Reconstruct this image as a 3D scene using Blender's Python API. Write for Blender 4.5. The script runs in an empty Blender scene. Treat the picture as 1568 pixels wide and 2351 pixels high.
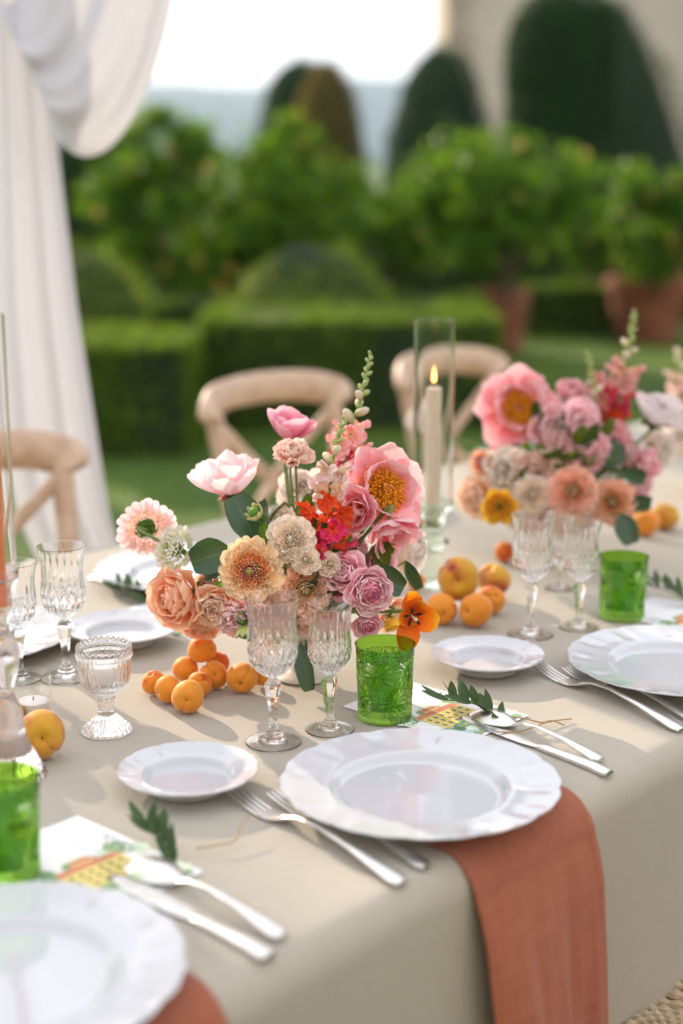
import bpy, math, random
import numpy as np
from mathutils import Vector, Matrix, Quaternion, Euler
random.seed(7); rng = np.random.default_rng(7)
PI = math.pi
S = bpy.context.scene
COL = S.collection
# ---------------------------------------------------------------- camera
CAMZ = 1.401; FPX = 3500.0; TH = math.atan(800/3500.0); TZ = 0.76
cd = bpy.data.cameras.new('camera'); cam = bpy.data.objects.new('camera', cd); COL.objects.link(cam)
cam.location = (0, 0, CAMZ); cam.rotation_euler = (PI/2 - TH, 0, 0)
cd.sensor_fit = 'VERTICAL'; cd.sensor_height = 36; cd.sensor_width = 24; cd.lens = 36*FPX/2351
cd.clip_start = 0.05; cd.clip_end = 6000
cd.dof.use_dof = True; cd.dof.focus_distance = 1.80; cd.dof.aperture_fstop = 1.9
S.camera = cam
# ---------------------------------------------------------------- sky, sun, exposure
SUN_EL = math.radians(21); SUN_AZ = math.radians(-33)      # azimuth from +Y, towards -X
W = bpy.data.worlds.new("World"); S.world = W; W.use_nodes = True
wn = W.node_tree; wn.nodes.clear()
sky = wn.nodes.new('ShaderNodeTexSky'); sky.sky_type = 'NISHITA'; sky.sun_disc = False
sky.sun_elevation = SUN_EL; sky.sun_rotation = SUN_AZ
sky.dust_density = 3.0; sky.air_density = 1.0; sky.ozone_density = 1.0
# thin bright cloud veil, patchy all the way round
tc = wn.nodes.new('ShaderNodeTexCoord'); mp = wn.nodes.new('ShaderNodeMapping'); mp.inputs['Scale'].default_value = (1.6, 1.6, 6.0)
nz = wn.nodes.new('ShaderNodeTexNoise'); nz.inputs['Scale'].default_value = 2.2; nz.inputs['Detail'].default_value = 5
rp = wn.nodes.new('ShaderNodeValToRGB'); rp.color_ramp.elements[0].position = .30; rp.color_ramp.elements[1].position = .62
rp.color_ramp.elements[0].color = (.66,.66,.66,1); rp.color_ramp.elements[1].color = (.97,.97,.97,1)
mx = wn.nodes.new('ShaderNodeMixRGB'); mx.inputs[2].default_value = (9.0, 8.8, 8.85, 1)
bg = wn.nodes.new('ShaderNodeBackground'); bg.inputs['Strength'].default_value = 0.10
wo = wn.nodes.new('ShaderNodeOutputWorld')
wn.links.new(tc.outputs['Generated'], mp.inputs[0]); wn.links.new(mp.outputs[0], nz.inputs['Vector'])
wn.links.new(nz.outputs['Fac'], rp.inputs[0]); wn.links.new(rp.outputs[0], mx.inputs[0])
wn.links.new(sky.outputs[0], mx.inputs[1]); wn.links.new(mx.outputs[0], bg.inputs[0]); wn.links.new(bg.outputs[0], wo.inputs[0])
sd = bpy.data.lights.new('sun', 'SUN'); sun = bpy.data.objects.new('sun', sd); COL.objects.link(sun)
sd.energy = 3.3; sd.angle = math.radians(0.6); sd.color = (1.0, .82, .60)
sdir = Vector((math.sin(SUN_AZ)*math.cos(SUN_EL), math.cos(SUN_AZ)*math.cos(SUN_EL), math.sin(SUN_EL)))
sun.rotation_euler = sdir.to_track_quat('Z', 'Y').to_euler(); sun.location = (-5, 8, 6)
S.view_settings.view_transform = 'Standard'; S.view_settings.look = 'None'; S.view_settings.exposure = 0.92
S.view_settings.gamma = 1; S.view_settings.use_curve_mapping = False
S.render.engine = 'CYCLES'
cy = S.cycles; cy.use_denoising = True; cy.max_bounces = 20; cy.transmission_bounces = 18; cy.transparent_max_bounces = 16
cy.diffuse_bounces = 9; cy.glossy_bounces = 6; cy.sample_clamp_indirect = 6; cy.volume_bounces = 1
cy.caustics_reflective = True; cy.caustics_refractive = True; cy.blur_glossy = 0.3
# ---------------------------------------------------------------- measuring
ct, st = math.cos(TH), math.sin(TH)
def ray(px, py):
    u = (px-784)/FPX; v = (py-1175.5)/FPX
    return Vector((u, ct - v*st, -st - v*ct))
def P(px, py, z=TZ):
    d = ray(px, py); return Vector((0, 0, CAMZ)) + d*((z-CAMZ)/d.z)
def PD(px, py, Z): return Vector((0, 0, CAMZ)) + ray(px, py)*Z
def zat(p, py):                              # height of the point above p that shows at row py
    v = (py-1175.5)/FPX; return CAMZ - p.y*math.tan(TH + math.atan(v))
O = P(1090, 1975); O.z = 0
LD = Vector((.670, .742, 0)).normalized(); ND = Vector((-LD.y, LD.x, 0))
def T(a, b, z=TZ): return O + LD*a + ND*b + Vector((0, 0, z))
def ab(p): q = p - O; return q.dot(LD), q.dot(ND)
LANG = math.atan2(LD.y, LD.x)
# ---------------------------------------------------------------- materials
def _inp(b, *names):
    for n in names:
        if n in b.inputs: return b.inputs[n]
MATS = {}
def newmat(name):
    m = bpy.data.materials.new(name); m.use_nodes = True; nt = m.node_tree; nt.nodes.clear()
    out = nt.nodes.new('ShaderNodeOutputMaterial'); return m, nt, out
def N(nt, t, **kw):
    n = nt.nodes.new(t)
    for k, v in kw.items(): setattr(n, k, v)
    return n
def pbr(name, col, rough=.5, metal=0, trans=0, ior=1.45, col2=None, nscale=20, bump=0, bscale=200, spec=.5, sheen=0, coat=0, sss=0, detail=4, dist=.002):
    if name in MATS: return MATS[name]
    m, nt, out = newmat(name); b = N(nt, 'ShaderNodeBsdfPrincipled'); nt.links.new(b.outputs[0], out.inputs[0])
    b.inputs['Base Color'].default_value = (*col, 1); b.inputs['Roughness'].default_value = rough; b.inputs['Metallic'].default_value = metal
    _inp(b, 'Transmission Weight').default_value = trans; b.inputs['IOR'].default_value = ior
    _inp(b, 'Specular IOR Level').default_value = spec
    if sheen: _inp(b, 'Sheen Weight').default_value = sheen
    if coat: _inp(b, 'Coat Weight').default_value = coat; _inp(b, 'Coat Roughness').default_value = .06
    if sss: _inp(b, 'Subsurface Weight').default_value = sss; _inp(b, 'Subsurface Radius').default_value = (.012, .006, .003); _inp(b, 'Subsurface Scale').default_value = 1
    t = N(nt, 'ShaderNodeTexCoord')
    if col2 is not None:
        z = N(nt, 'ShaderNodeTexNoise'); z.inputs['Scale'].default_value = nscale; z.inputs['Detail'].default_value = detail
        nt.links.new(t.outputs['Object'], z.inputs['Vector'])
        r = N(nt, 'ShaderNodeValToRGB'); r.color_ramp.elements[0].position = .35; r.color_ramp.elements[1].position = .65
        r.color_ramp.elements[0].color = (*col, 1); r.color_ramp.elements[1].color = (*col2, 1)
        nt.links.new(z.outputs['Fac'], r.inputs[0]); nt.links.new(r.outputs[0], b.inputs['Base Color'])
    if bump:
        z = N(nt, 'ShaderNodeTexNoise'); z.inputs['Scale'].default_value = bscale; z.inputs['Detail'].default_value = 3
        nt.links.new(t.outputs['Object'], z.inputs['Vector'])
        k = N(nt, 'ShaderNodeBump'); k.inputs['Strength'].default_value = bump; k.inputs['Distance'].default_value = dist
        nt.links.new(z.outputs['Fac'], k.inputs['Height']); nt.links.new(k.outputs[0], b.inputs['Normal'])
    MATS[name] = m; return m
def petalmat(name, stops, transl=.38, rough=.55, veins=True):
    """colour runs along the petal from base to tip (UV v), thin and translucent"""
    if name in MATS: return MATS[name]
    m, nt, out = newmat(name)
    uv = N(nt, 'ShaderNodeUVMap'); sp = N(nt, 'ShaderNodeSeparateXYZ'); nt.links.new(uv.outputs[0], sp.inputs[0])
    nz = N(nt, 'ShaderNodeTexNoise'); nz.inputs['Scale'].default_value = 3.0; nz.inputs['Detail'].default_value = 3
    oi = N(nt, 'ShaderNodeObjectInfo'); av = N(nt, 'ShaderNodeVectorMath', operation='ADD')
    nt.links.new(uv.outputs[0], av.inputs[0]); nt.links.new(oi.outputs['Location'], av.inputs[1]); nt.links.new(av.outputs[0], nz.inputs['Vector'])
    ad = N(nt, 'ShaderNodeMath', operation='MULTIPLY_ADD'); ad.inputs[1].default_value = .35; nt.links.new(nz.outputs['Fac'], ad.inputs[0]); 
    sub = N(nt, 'ShaderNodeMath', operation='SUBTRACT'); sub.inputs[1].default_value = .17
    nt.links.new(sp.outputs['Y'], ad.inputs[2]); nt.links.new(ad.outputs[0], sub.inputs[0])
    r = N(nt, 'ShaderNodeValToRGB'); e = r.color_ramp.elements
    e[0].position = stops[0][0]; e[0].color = (*stops[0][1], 1); e[1].position = stops[-1][0]; e[1].color = (*stops[-1][1], 1)
    for p_, c_ in stops[1:-1]: q = e.new(p_); q.color = (*c_, 1)
    nt.links.new(sub.outputs[0], r.inputs[0])
    hs = N(nt, 'ShaderNodeHueSaturation'); mr = N(nt, 'ShaderNodeMapRange'); mr.inputs[3].default_value = .86; mr.inputs[4].default_value = 1.12
    nt.links.new(oi.outputs['Random'], mr.inputs[0]); nt.links.new(mr.outputs[0], hs.inputs['Value']); nt.links.new(r.outputs[0], hs.inputs['Color'])
    b = N(nt, 'ShaderNodeBsdfPrincipled'); b.inputs['Roughness'].default_value = rough; _inp(b, 'Specular IOR Level').default_value = .25
    _inp(b, 'Sheen Weight').default_value = .15
    tr = N(nt, 'ShaderNodeBsdfTranslucent'); ms = N(nt, 'ShaderNodeMixShader'); ms.inputs[0].default_value = transl
    nt.links.new(hs.outputs[0], b.inputs['Base Color']); nt.links.new(hs.outputs[0], tr.inputs[0])
    if veins:
        wv = N(nt, 'ShaderNodeTexWave'); wv.bands_direction = 'X'; wv.inputs['Scale'].default_value = 3.5; wv.inputs['Distortion'].default_value = 2.0
        nt.links.new(uv.outputs[0], wv.inputs['Vector']); bp = N(nt, 'ShaderNodeBump'); bp.inputs['Strength'].default_value = .25; bp.inputs['Distance'].default_value = .0006
        nt.links.new(wv.outputs['Fac'], bp.inputs['Height']); nt.links.new(bp.outputs[0], b.inputs['Normal'])
    nt.links.new(b.outputs[0], ms.inputs[1]); nt.links.new(tr.outputs[0], ms.inputs[2]); nt.links.new(ms.outputs[0], out.inputs[0])
    MATS[name] = m; return m
def leafmat(name, c0, c1, transl=.3, rough=.5, island=True, spec=.22, veins=False, back=None):
    if name in MATS: return MATS[name]
    m, nt, out = newmat(name); r = N(nt, 'ShaderNodeValToRGB')
    r.color_ramp.elements[0].color = (*c0, 1); r.color_ramp.elements[1].color = (*c1, 1)
    if island:
        g = N(nt, 'ShaderNodeNewGeometry'); nt.links.new(g.outputs['Random Per Island'], r.inputs[0])
    else:
        t = N(nt, 'ShaderNodeTexCoord'); z = N(nt, 'ShaderNodeTexNoise'); z.inputs['Scale'].default_value = 40; nt.links.new(t.outputs['Object'], z.inputs['Vector'])
        nt.links.new(z.outputs['Fac'], r.inputs[0])
    b = N(nt, 'ShaderNodeBsdfPrincipled'); b.inputs['Roughness'].default_value = rough; _inp(b, 'Specular IOR Level').default_value = spec
    tr = N(nt, 'ShaderNodeBsdfTranslucent'); ms = N(nt, 'ShaderNodeMixShader'); ms.inputs[0].default_value = transl
    colout = r.outputs[0]
    if veins:
        uv = N(nt, 'ShaderNodeUVMap'); sp = N(nt, 'ShaderNodeSeparateXYZ'); nt.links.new(uv.outputs[0], sp.inputs[0])
        ab_ = N(nt, 'ShaderNodeMath', operation='ABSOLUTE'); sb = N(nt, 'ShaderNodeMath', operation='SUBTRACT'); sb.inputs[1].default_value = .5
        nt.links.new(sp.outputs['X'], sb.inputs[0]); nt.links.new(sb.outputs[0], ab_.inputs[0])
        lt = N(nt, 'ShaderNodeMath', operation='LESS_THAN'); lt.inputs[1].default_value = .022; nt.links.new(ab_.outputs[0], lt.inputs[0])
        # side veins: |u|*k - v
        ma = N(nt, 'ShaderNodeMath', operation='MULTIPLY'); ma.inputs[1].default_value = .9; nt.links.new(ab_.outputs[0], ma.inputs[0])
        s2 = N(nt, 'ShaderNodeMath', operation='SUBTRACT'); nt.links.new(sp.outputs['Y'], s2.inputs[0]); nt.links.new(ma.outputs[0], s2.inputs[1])
        m9 = N(nt, 'ShaderNodeMath', operation='MULTIPLY'); m9.inputs[1].default_value = 9; nt.links.new(s2.outputs[0], m9.inputs[0])
        fr = N(nt, 'ShaderNodeMath', operation='FRACT'); nt.links.new(m9.outputs[0], fr.inputs[0])
        l2 = N(nt, 'ShaderNodeMath', operation='LESS_THAN'); l2.inputs[1].default_value = .07; nt.links.new(fr.outputs[0], l2.inputs[0])
        h2 = N(nt, 'ShaderNodeMath', operation='MULTIPLY'); h2.inputs[1].default_value = .4; nt.links.new(l2.outputs[0], h2.inputs[0])
        mxm = N(nt, 'ShaderNodeMath', operation='MAXIMUM'); nt.links.new(lt.outputs[0], mxm.inputs[0]); nt.links.new(h2.outputs[0], mxm.inputs[1])
        mc = N(nt, 'ShaderNodeMixRGB'); mc.inputs[2].default_value = (min(1, c1[0]*2.2), min(1, c1[1]*1.8), min(1, c1[2]*1.8), 1)
        f_ = N(nt, 'ShaderNodeMath', operation='MULTIPLY'); f_.inputs[1].default_value = .7; nt.links.new(mxm.outputs[0], f_.inputs[0])
        nt.links.new(f_.outputs[0], mc.inputs[0]); nt.links.new(colout, mc.inputs[1]); colout = mc.outputs[0]
    tc_ = N(nt, 'ShaderNodeMixRGB', blend_type='MULTIPLY'); tc_.inputs[0].default_value = 1; tc_.inputs[2].default_value = (2.4, 1.9, .5, 1)
    nt.links.new(colout, tc_.inputs[1]); nt.links.new(tc_.outputs[0], tr.inputs[0])
    nt.links.new(colout, b.inputs['Base Color']); nt.links.new(b.outputs[0], ms.inputs[1]); nt.links.new(tr.outputs[0], ms.inputs[2]); nt.links.new(ms.outputs[0], out.inputs[0])
    MATS[name] = m; return m
# ---------------------------------------------------------------- mesh helpers
class MB:
    def __init__(s): s.v = []; s.f = []; s.n = 0; s.mi = []; s.uv = []
    def add(s, v, f, mi=0, uv=None):
        v = np.asarray(v, float).reshape(-1, 3); s.v.append(v)
        s.uv.append(np.zeros((len(v), 2)) if uv is None else np.asarray(uv, float))
        s.f += [tuple(int(i)+s.n for i in q) for q in f]; s.mi += [mi]*len(f); s.n += len(v); return s
    def mesh(s, name, mats, smooth=True, sharp=38):
        me = bpy.data.meshes.new(name); V = np.concatenate(s.v)
        me.from_pydata(V.tolist(), [], s.f)
        for m in (mats if isinstance(mats, (list, tuple)) else [mats]): me.materials.append(m)
        if len(set(s.mi)) > 1: me.polygons.foreach_set('material_index', s.mi)
        if smooth:
            me.polygons.foreach_set('use_smooth', [True]*len(me.polygons))
            if sharp: me.set_sharp_from_angle(angle=math.radians(sharp))
        U = np.concatenate(s.uv)
        if U.any():
            l = me.uv_layers.new(name='UVMap'); idx = np.empty(len(me.loops), int); me.loops.foreach_get('vertex_index', idx)
            l.data.foreach_set('uv', U[idx].ravel())
        me.update(); return me
def link(name, me, parent=None, M=None):
    o = bpy.data.objects.new(name, me); COL.objects.link(o)
    if parent is not None: o.parent = parent
    if M is not None: o.matrix_local = M
    return o
def tag(o, label=None, cat=None, group=None, kind=None):
    if label: o['label'] = label
    if cat: o['category'] = cat
    if group: o['group'] = group
    if kind: o['kind'] = kind
    return o
def thing(name, label, cat, loc=(0, 0, 0), rot=None, group=None, scale=None):
    o = bpy.data.objects.new(name, None); COL.objects.link(o); o.location = loc; o.empty_display_size = .05
    o.rotation_mode = 'QUATERNION'
    if rot is not None: o.rotation_quaternion = rot if isinstance(rot, Quaternion) else Euler(rot).to_quaternion()
    if scale: o.scale = (scale,)*3
    return tag(o, label, cat, group)
def wmat(o):
    return Matrix.Translation(o.location) @ o.rotation_quaternion.to_matrix().to_4x4() @ Matrix.Diagonal((*o.scale, 1))
def copy_tree(o, parent=None):
    c = o.copy(); COL.objects.link(c); c.parent = parent
    if 'label' in c and parent is None: del c['label']
    for ch in list(o.children): copy_tree(ch, c)
    return c
def grid(nu, nv, fn, closeu=False):
    V = np.array([fn(i, j) for j in range(nv) for i in range(nu)]); F = []
    for j in range(nv-1):
        for i in range(nu if closeu else nu-1):
            a = j*nu+i; b = j*nu+(i+1) % nu; F.append((a, b, b+nu, a+nu))
    return V, F
def lathe(prof, n=48, rm=None, zm=None):
    """closed or open profile [(r,z)], rm(theta, i, r, z)->r"""
    th = np.linspace(0, 2*PI, n, endpoint=False); V = []
    for i, (r, z) in enumerate(prof):
        R = np.full(n, float(r)) if rm is None else rm(th, i, r, z)
        Z = np.full(n, float(z)) if zm is None else zm(th, i, r, z)
        R = np.broadcast_to(R, n); Z = np.broadcast_to(Z, n)
        V.append(np.stack([R*np.cos(th), R*np.sin(th), Z], 1))
    V = np.concatenate(V); F = []
    for j in range(len(prof)-1):
        for i in range(n):
            a = j*n+i; b = j*n+(i+1) % n; F.append((a, b, b+n, a+n))
    return V, F
def resample(pts, n):
    p = np.array(pts, float)
    # Catmull-Rom through the profile
    q = np.vstack([2*p[0]-p[1], p, 2*p[-1]-p[-2]]); out = []
    m = len(p)-1
    for t in np.linspace(0, m-1e-6, n):
        i = int(t); f = t-i; a, b, c, d = q[i], q[i+1], q[i+2], q[i+3]
        out.append(.5*((2*b)+(-a+c)*f+(2*a-5*b+4*c-d)*f*f+(-a+3*b-3*c+d)*f**3))
    return np.array(out)
def tube(path, rad, n=8, cap=True, flat=1.0, up=None):
    p = np.asarray(path, float); m = len(p); rad = np.full(m, rad) if np.isscalar(rad) else np.asarray(rad)
    tg = np.gradient(p, axis=0); tg /= np.linalg.norm(tg, axis=1)[:, None]+1e-12
    u0 = np.array(up if up is not None else ([0, 0, 1] if abs(tg[0][2]) < .9 else [1, 0, 0]), float); V = []
    for i in range(m):
        s = np.cross(tg[i], u0); s /= np.linalg.norm(s)+1e-12; w = np.cross(s, tg[i])
        if up is None: u0 = w
        a = np.linspace(0, 2*PI, n, endpoint=False)
        V.append(p[i]+rad[i]*(np.cos(a)[:, None]*s+flat*np.sin(a)[:, None]*w))
    V = np.concatenate(V); F = [(j*n+i, j*n+(i+1) % n, (j+1)*n+(i+1) % n, (j+1)*n+i) for j in range(m-1) for i in range(n)]
    if cap: F.append(tuple(range(n-1, -1, -1))); F.append(tuple(range((m-1)*n, m*n)))
    return V, F
def box(x0, x1, y0, y1, z0, z1):
    V = [(x, y, z) for z in (z0, z1) for y in (y0, y1) for x in (x0, x1)]
    return V, [(0, 2, 3, 1), (4, 5, 7, 6), (0, 1, 5, 4), (2, 6, 7, 3), (0, 4, 6, 2), (1, 3, 7, 5)]
def ellipsoid(c, r, nu=12, nv=8):
    V, F = grid(nu, nv, lambda i, j: (c[0]+r[0]*math.sin(PI*(j+.02)/(nv-1+.04))*math.cos(2*PI*i/nu), c[1]+r[1]*math.sin(PI*(j+.02)/(nv-1+.04))*math.sin(2*PI*i/nu), c[2]-r[2]*math.cos(PI*(j+.02)/(nv-1+.04))), True)
    return V, F
def one(name, V, F, m, parent=None, M=None, smooth=True, sharp=38):
    return link(name, MB().add(V, F).mesh(name, m, smooth, sharp), parent, M)
# ================================================================ SETTING
M_lawn = None
def ground_material():
    m, nt, out = newmat('lawn'); b = N(nt, 'ShaderNodeBsdfPrincipled'); b.inputs['Roughness'].default_value = .9
    t = N(nt, 'ShaderNodeTexCoord'); z = N(nt, 'ShaderNodeTexNoise'); z.inputs['Scale'].default_value = .8; z.inputs['Detail'].default_value = 8
    r = N(nt, 'ShaderNodeValToRGB'); r.color_ramp.elements[0].position = .3; r.color_ramp.elements[1].position = .7
    r.color_ramp.elements[0].color = (.016, .055, .003, 1); r.color_ramp.elements[1].color = (.075, .135, .006, 1)
    nt.links.new(t.outputs['Object'], z.inputs[0]); nt.links.new(z.outputs[0], r.inputs[0]); nt.links.new(r.outputs[0], b.inputs[0]); nt.links.new(b.outputs[0], out.inputs[0])
    return m
gx = np.concatenate([np.linspace(-3000, -40, 14), np.linspace(-30, 30, 13), np.linspace(40, 3000, 14)])
gy = np.concatenate([np.linspace(-300, -20, 8), np.linspace(-15, 60, 16), np.linspace(80, 3800, 20)])
V, F = grid(len(gx), len(gy), lambda i, j: (gx[i], gy[j], 0))
tag(one('ground', V, F, ground_material(), smooth=False), kind='structure')
# hills far off
M_hill = pbr('hill_woods', (.015, .035, .03), .95, col2=(.04, .06, .045), nscale=.02)
def hfn(i, j):
    x = -1700+i*3400/120; y = 1500+j*900/12; s = math.sin(PI*min(1, j/9.0)/2)
    h = 105-.0157*x + 9*math.sin(x*.004+1)+5*math.sin(x*.011)+3*math.sin(x*.03+y*.01)
    return (x, y, max(0, h)*s - 1)
V, F = grid(121, 13, hfn); tag(one('hills', V, F, M_hill), kind='structure')
# grass blades on the lawn that shows
n = 42000; gxp = rng.uniform(-4.5, 6.5, n); gyp = 3.4+9.5*rng.random(n)**.9
an = rng.uniform(0, 2*PI, n); hh = rng.uniform(.025, .06, n); w_ = .004; ln = rng.normal(0, .015, (n, 2))
V = np.zeros((n, 3, 3)); V[:, 0] = np.stack([gxp-w_*np.cos(an), gyp-w_*np.sin(an), np.zeros(n)], 1)
V[:, 1] = np.stack([gxp+w_*np.cos(an), gyp+w_*np.sin(an), np.zeros(n)], 1); V[:, 2] = np.stack([gxp+ln[:, 0], gyp+ln[:, 1], hh], 1)
tag(one('grass', V.reshape(-1, 3), np.arange(n*3).reshape(-1, 3), leafmat('grass_blade', (.03, .09, .004), (.15, .24, .010), .35, .6), smooth=False), 'short mown lawn grass between the table and the hedges', 'grass', kind='stuff')
# ---- leaf clouds
def leaves(mb, pts, nrm, size, aspect=.5, jit=.8, mi=0, up=.0):
    n = len(pts); d = nrm + rng.normal(0, jit, (n, 3)); d[:, 2] += up; d /= np.linalg.norm(d, axis=1)[:, None]+1e-9
    a = rng.normal(0, 1, (n, 3)); a -= d*(a*d).sum(1)[:, None]; a /= np.linalg.norm(a, axis=1)[:, None]+1e-9
    b = np.cross(d, a); s = (size*rng.uniform(.7, 1.3, n))[:, None]
    v = np.stack([pts-a*s*.5, pts+b*s*aspect*.5+d*s*.08, pts+a*s*.5, pts-b*s*aspect*.5+d*s*.08], 1).reshape(-1, 3)
    mb.add(v, np.arange(n*4).reshape(-1, 4), mi)
    return mb
def surf_noise(p, s, amp, ph=0):
    return amp*(np.sin(p[:, 0]*s+ph)*np.sin(p[:, 1]*s*1.3+1.7+ph)+.6*np.sin(p[:, 2]*s*1.1+ph*2)*np.cos(p[:, 0]*s*2.1+.5))
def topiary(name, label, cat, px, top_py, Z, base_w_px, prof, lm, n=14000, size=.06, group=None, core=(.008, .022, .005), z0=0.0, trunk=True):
    """clipped yew of revolution; prof: [(fraction of height, fraction of half width)]"""
    g = PD(px, top_py, Z); base = Vector((g.x, g.y, 0)); H = g.z; R = base_w_px/2*Z/FPX
    t = thing(name, label, cat, base, group=group)
    pr = np.array(prof)
    def rad(f): return R*np.interp(f, pr[:, 0], pr[:, 1])
    mb = MB()
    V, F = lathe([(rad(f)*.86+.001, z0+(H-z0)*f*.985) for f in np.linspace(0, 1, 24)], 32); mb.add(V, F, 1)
    f = rng.random(n); keep = rng.random(n) < (rad(f)/R+.05); f = f[keep]; a = rng.uniform(0, 2*PI, len(f)); r = rad(f)
    nx = np.stack([np.cos(a), np.sin(a), np.full(len(f), .25)], 1)
    sl = np.gradient(rad(np.linspace(0, 1, 200)), 1/199*(H-z0)); nx[:, 2] = -np.interp(f, np.linspace(0, 1, 200), sl)
    nx /= np.linalg.norm(nx, axis=1)[:, None]
    p = np.stack([r*np.cos(a), r*np.sin(a), z0+(H-z0)*f], 1)
    p += nx*(surf_noise(p, 3.1/max(R, .5), .06*R)+surf_noise(p, 9/max(R, .5), .03*R, 1) - rng.random(len(f))*.08*R)[:, None]
    leaves(mb, p, nx, size, .45, .55)
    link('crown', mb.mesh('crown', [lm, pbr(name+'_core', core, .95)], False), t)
    if trunk: one('trunk', *tube([(0, 0, 0), (0.01, 0, .3), (0, 0, .8)], [.07, .06, .05]), pbr('bark', (.09, .06, .04), .9, col2=(.16, .12, .08), nscale=8, bump=.6, bscale=30), t)
    return t
L_yew = leafmat('yew_needles', (.004, .022, .003), (.018, .075, .006), .18, .6)
L_yewb = leafmat('blue_green_needles', (.009, .036, .012), (.034, .085, .026), .15, .6)
L_gold = leafmat('golden_needles', (.09, .08, .012), (.22, .17, .03), .3, .5)
L_box = leafmat('box_leaves', (.024, .075, .008), (.16, .27, .022), .42, .5)
L_lem = leafmat('lemon_leaves', (.016, .066, .005), (.13, .28, .014), .46, .4)
cone = [(0, .92), (.15, 1), (.4, .86), (.65, .66), (.82, .46), (.92, .30), (.97, .17), (1, .02)]
conef = [(0, 1), (.42, .96), (.62, .86), (.80, .66), (.90, .48), (.95, .36), (.98, .22), (1, .02)]
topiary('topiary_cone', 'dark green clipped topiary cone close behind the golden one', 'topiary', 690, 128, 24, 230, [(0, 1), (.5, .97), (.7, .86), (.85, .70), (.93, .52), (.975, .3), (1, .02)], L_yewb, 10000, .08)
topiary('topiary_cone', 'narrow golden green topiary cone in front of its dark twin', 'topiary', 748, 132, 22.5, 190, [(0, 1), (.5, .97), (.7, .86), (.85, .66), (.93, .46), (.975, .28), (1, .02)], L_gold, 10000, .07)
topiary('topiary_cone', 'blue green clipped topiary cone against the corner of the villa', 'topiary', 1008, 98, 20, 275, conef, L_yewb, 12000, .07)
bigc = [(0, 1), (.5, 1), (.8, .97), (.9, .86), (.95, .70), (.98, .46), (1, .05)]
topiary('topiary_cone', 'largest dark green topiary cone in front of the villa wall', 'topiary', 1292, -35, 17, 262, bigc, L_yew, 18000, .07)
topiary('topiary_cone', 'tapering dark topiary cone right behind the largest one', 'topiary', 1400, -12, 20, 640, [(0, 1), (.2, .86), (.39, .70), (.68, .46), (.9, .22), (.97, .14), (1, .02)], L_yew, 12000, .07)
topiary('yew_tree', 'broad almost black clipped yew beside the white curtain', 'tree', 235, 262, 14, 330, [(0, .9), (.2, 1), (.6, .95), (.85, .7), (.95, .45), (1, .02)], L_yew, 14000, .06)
# ---- hedges and box balls
def hedge(label, x0, x1, y0, y1, h, n, size=.03, lm=None):
    t = thing('box_hedge', label, 'hedge', ((x0+x1)/2, (y0+y1)/2, 0), group='low clipped box hedges of the parterre')
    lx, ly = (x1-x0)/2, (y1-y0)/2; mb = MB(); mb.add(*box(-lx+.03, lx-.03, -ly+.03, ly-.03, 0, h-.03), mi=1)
    A = [2*lx*2*ly, 2*lx*h, 2*lx*h*.4, 2*ly*h, 2*ly*h]; A = np.array(A)/sum(A)
    for k, q in enumerate(A):
        m = int(n*q); u = rng.uniform(-1, 1, m); v = rng.uniform(-1, 1, m); w = rng.random(m)
        if k == 0: p = np.stack([u*lx, v*ly, np.full(m, h)], 1); nr = (0, 0, 1)
        elif k in (1, 2): sg = -1 if k == 1 else 1; p = np.stack([u*lx, np.full(m, sg*ly), w*h], 1); nr = (0, sg, 0)
        else: sg = -1 if k == 3 else 1; p = np.stack([np.full(m, sg*lx), v*ly, w*h], 1); nr = (sg, 0, 0)
        nr = np.tile(np.array(nr, float), (m, 1)); p += nr*(surf_noise(p, 4, .030)+surf_noise(p, 13, .012, 2)-rng.random(m)*.045+.05*(rng.random(m) > .93)*rng.random(m))[:, None]
        leaves(mb, p, nr, size, .6, .6)
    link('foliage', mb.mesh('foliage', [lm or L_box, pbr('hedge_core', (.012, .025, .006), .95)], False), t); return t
def xat(px, Y): return (px-784)/FPX*(Y/ct)*1.0
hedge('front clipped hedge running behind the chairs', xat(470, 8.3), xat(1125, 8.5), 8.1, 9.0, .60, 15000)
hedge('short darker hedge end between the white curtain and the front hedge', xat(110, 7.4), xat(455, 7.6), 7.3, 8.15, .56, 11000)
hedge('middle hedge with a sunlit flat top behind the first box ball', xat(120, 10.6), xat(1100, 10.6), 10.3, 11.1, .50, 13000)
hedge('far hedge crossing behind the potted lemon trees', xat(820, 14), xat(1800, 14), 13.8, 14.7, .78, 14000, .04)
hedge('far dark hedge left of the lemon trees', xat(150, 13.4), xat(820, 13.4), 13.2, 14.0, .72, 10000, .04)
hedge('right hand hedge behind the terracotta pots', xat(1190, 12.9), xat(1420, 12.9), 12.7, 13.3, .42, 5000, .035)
L_ball = leafmat('box_ball_leaves', (.06, .12, .02), (.22, .32, .05), .42, .5)
ball = [(0, .8), (.12, .93), (.3, 1), (.5, .95), (.7, .80), (.85, .58), (.95, .34), (1, .02)]
topiary('box_ball', 'broad clipped box dome rising behind the front hedge', 'topiary', 705, 556, 9.7, 440, ball, L_ball, 16000, .03, trunk=False)
topiary('box_ball', 'clipped box dome half behind the white curtain', 'topiary', 205, 572, 9.0, 300, ball, L_ball, 11000, .03, trunk=False)
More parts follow.
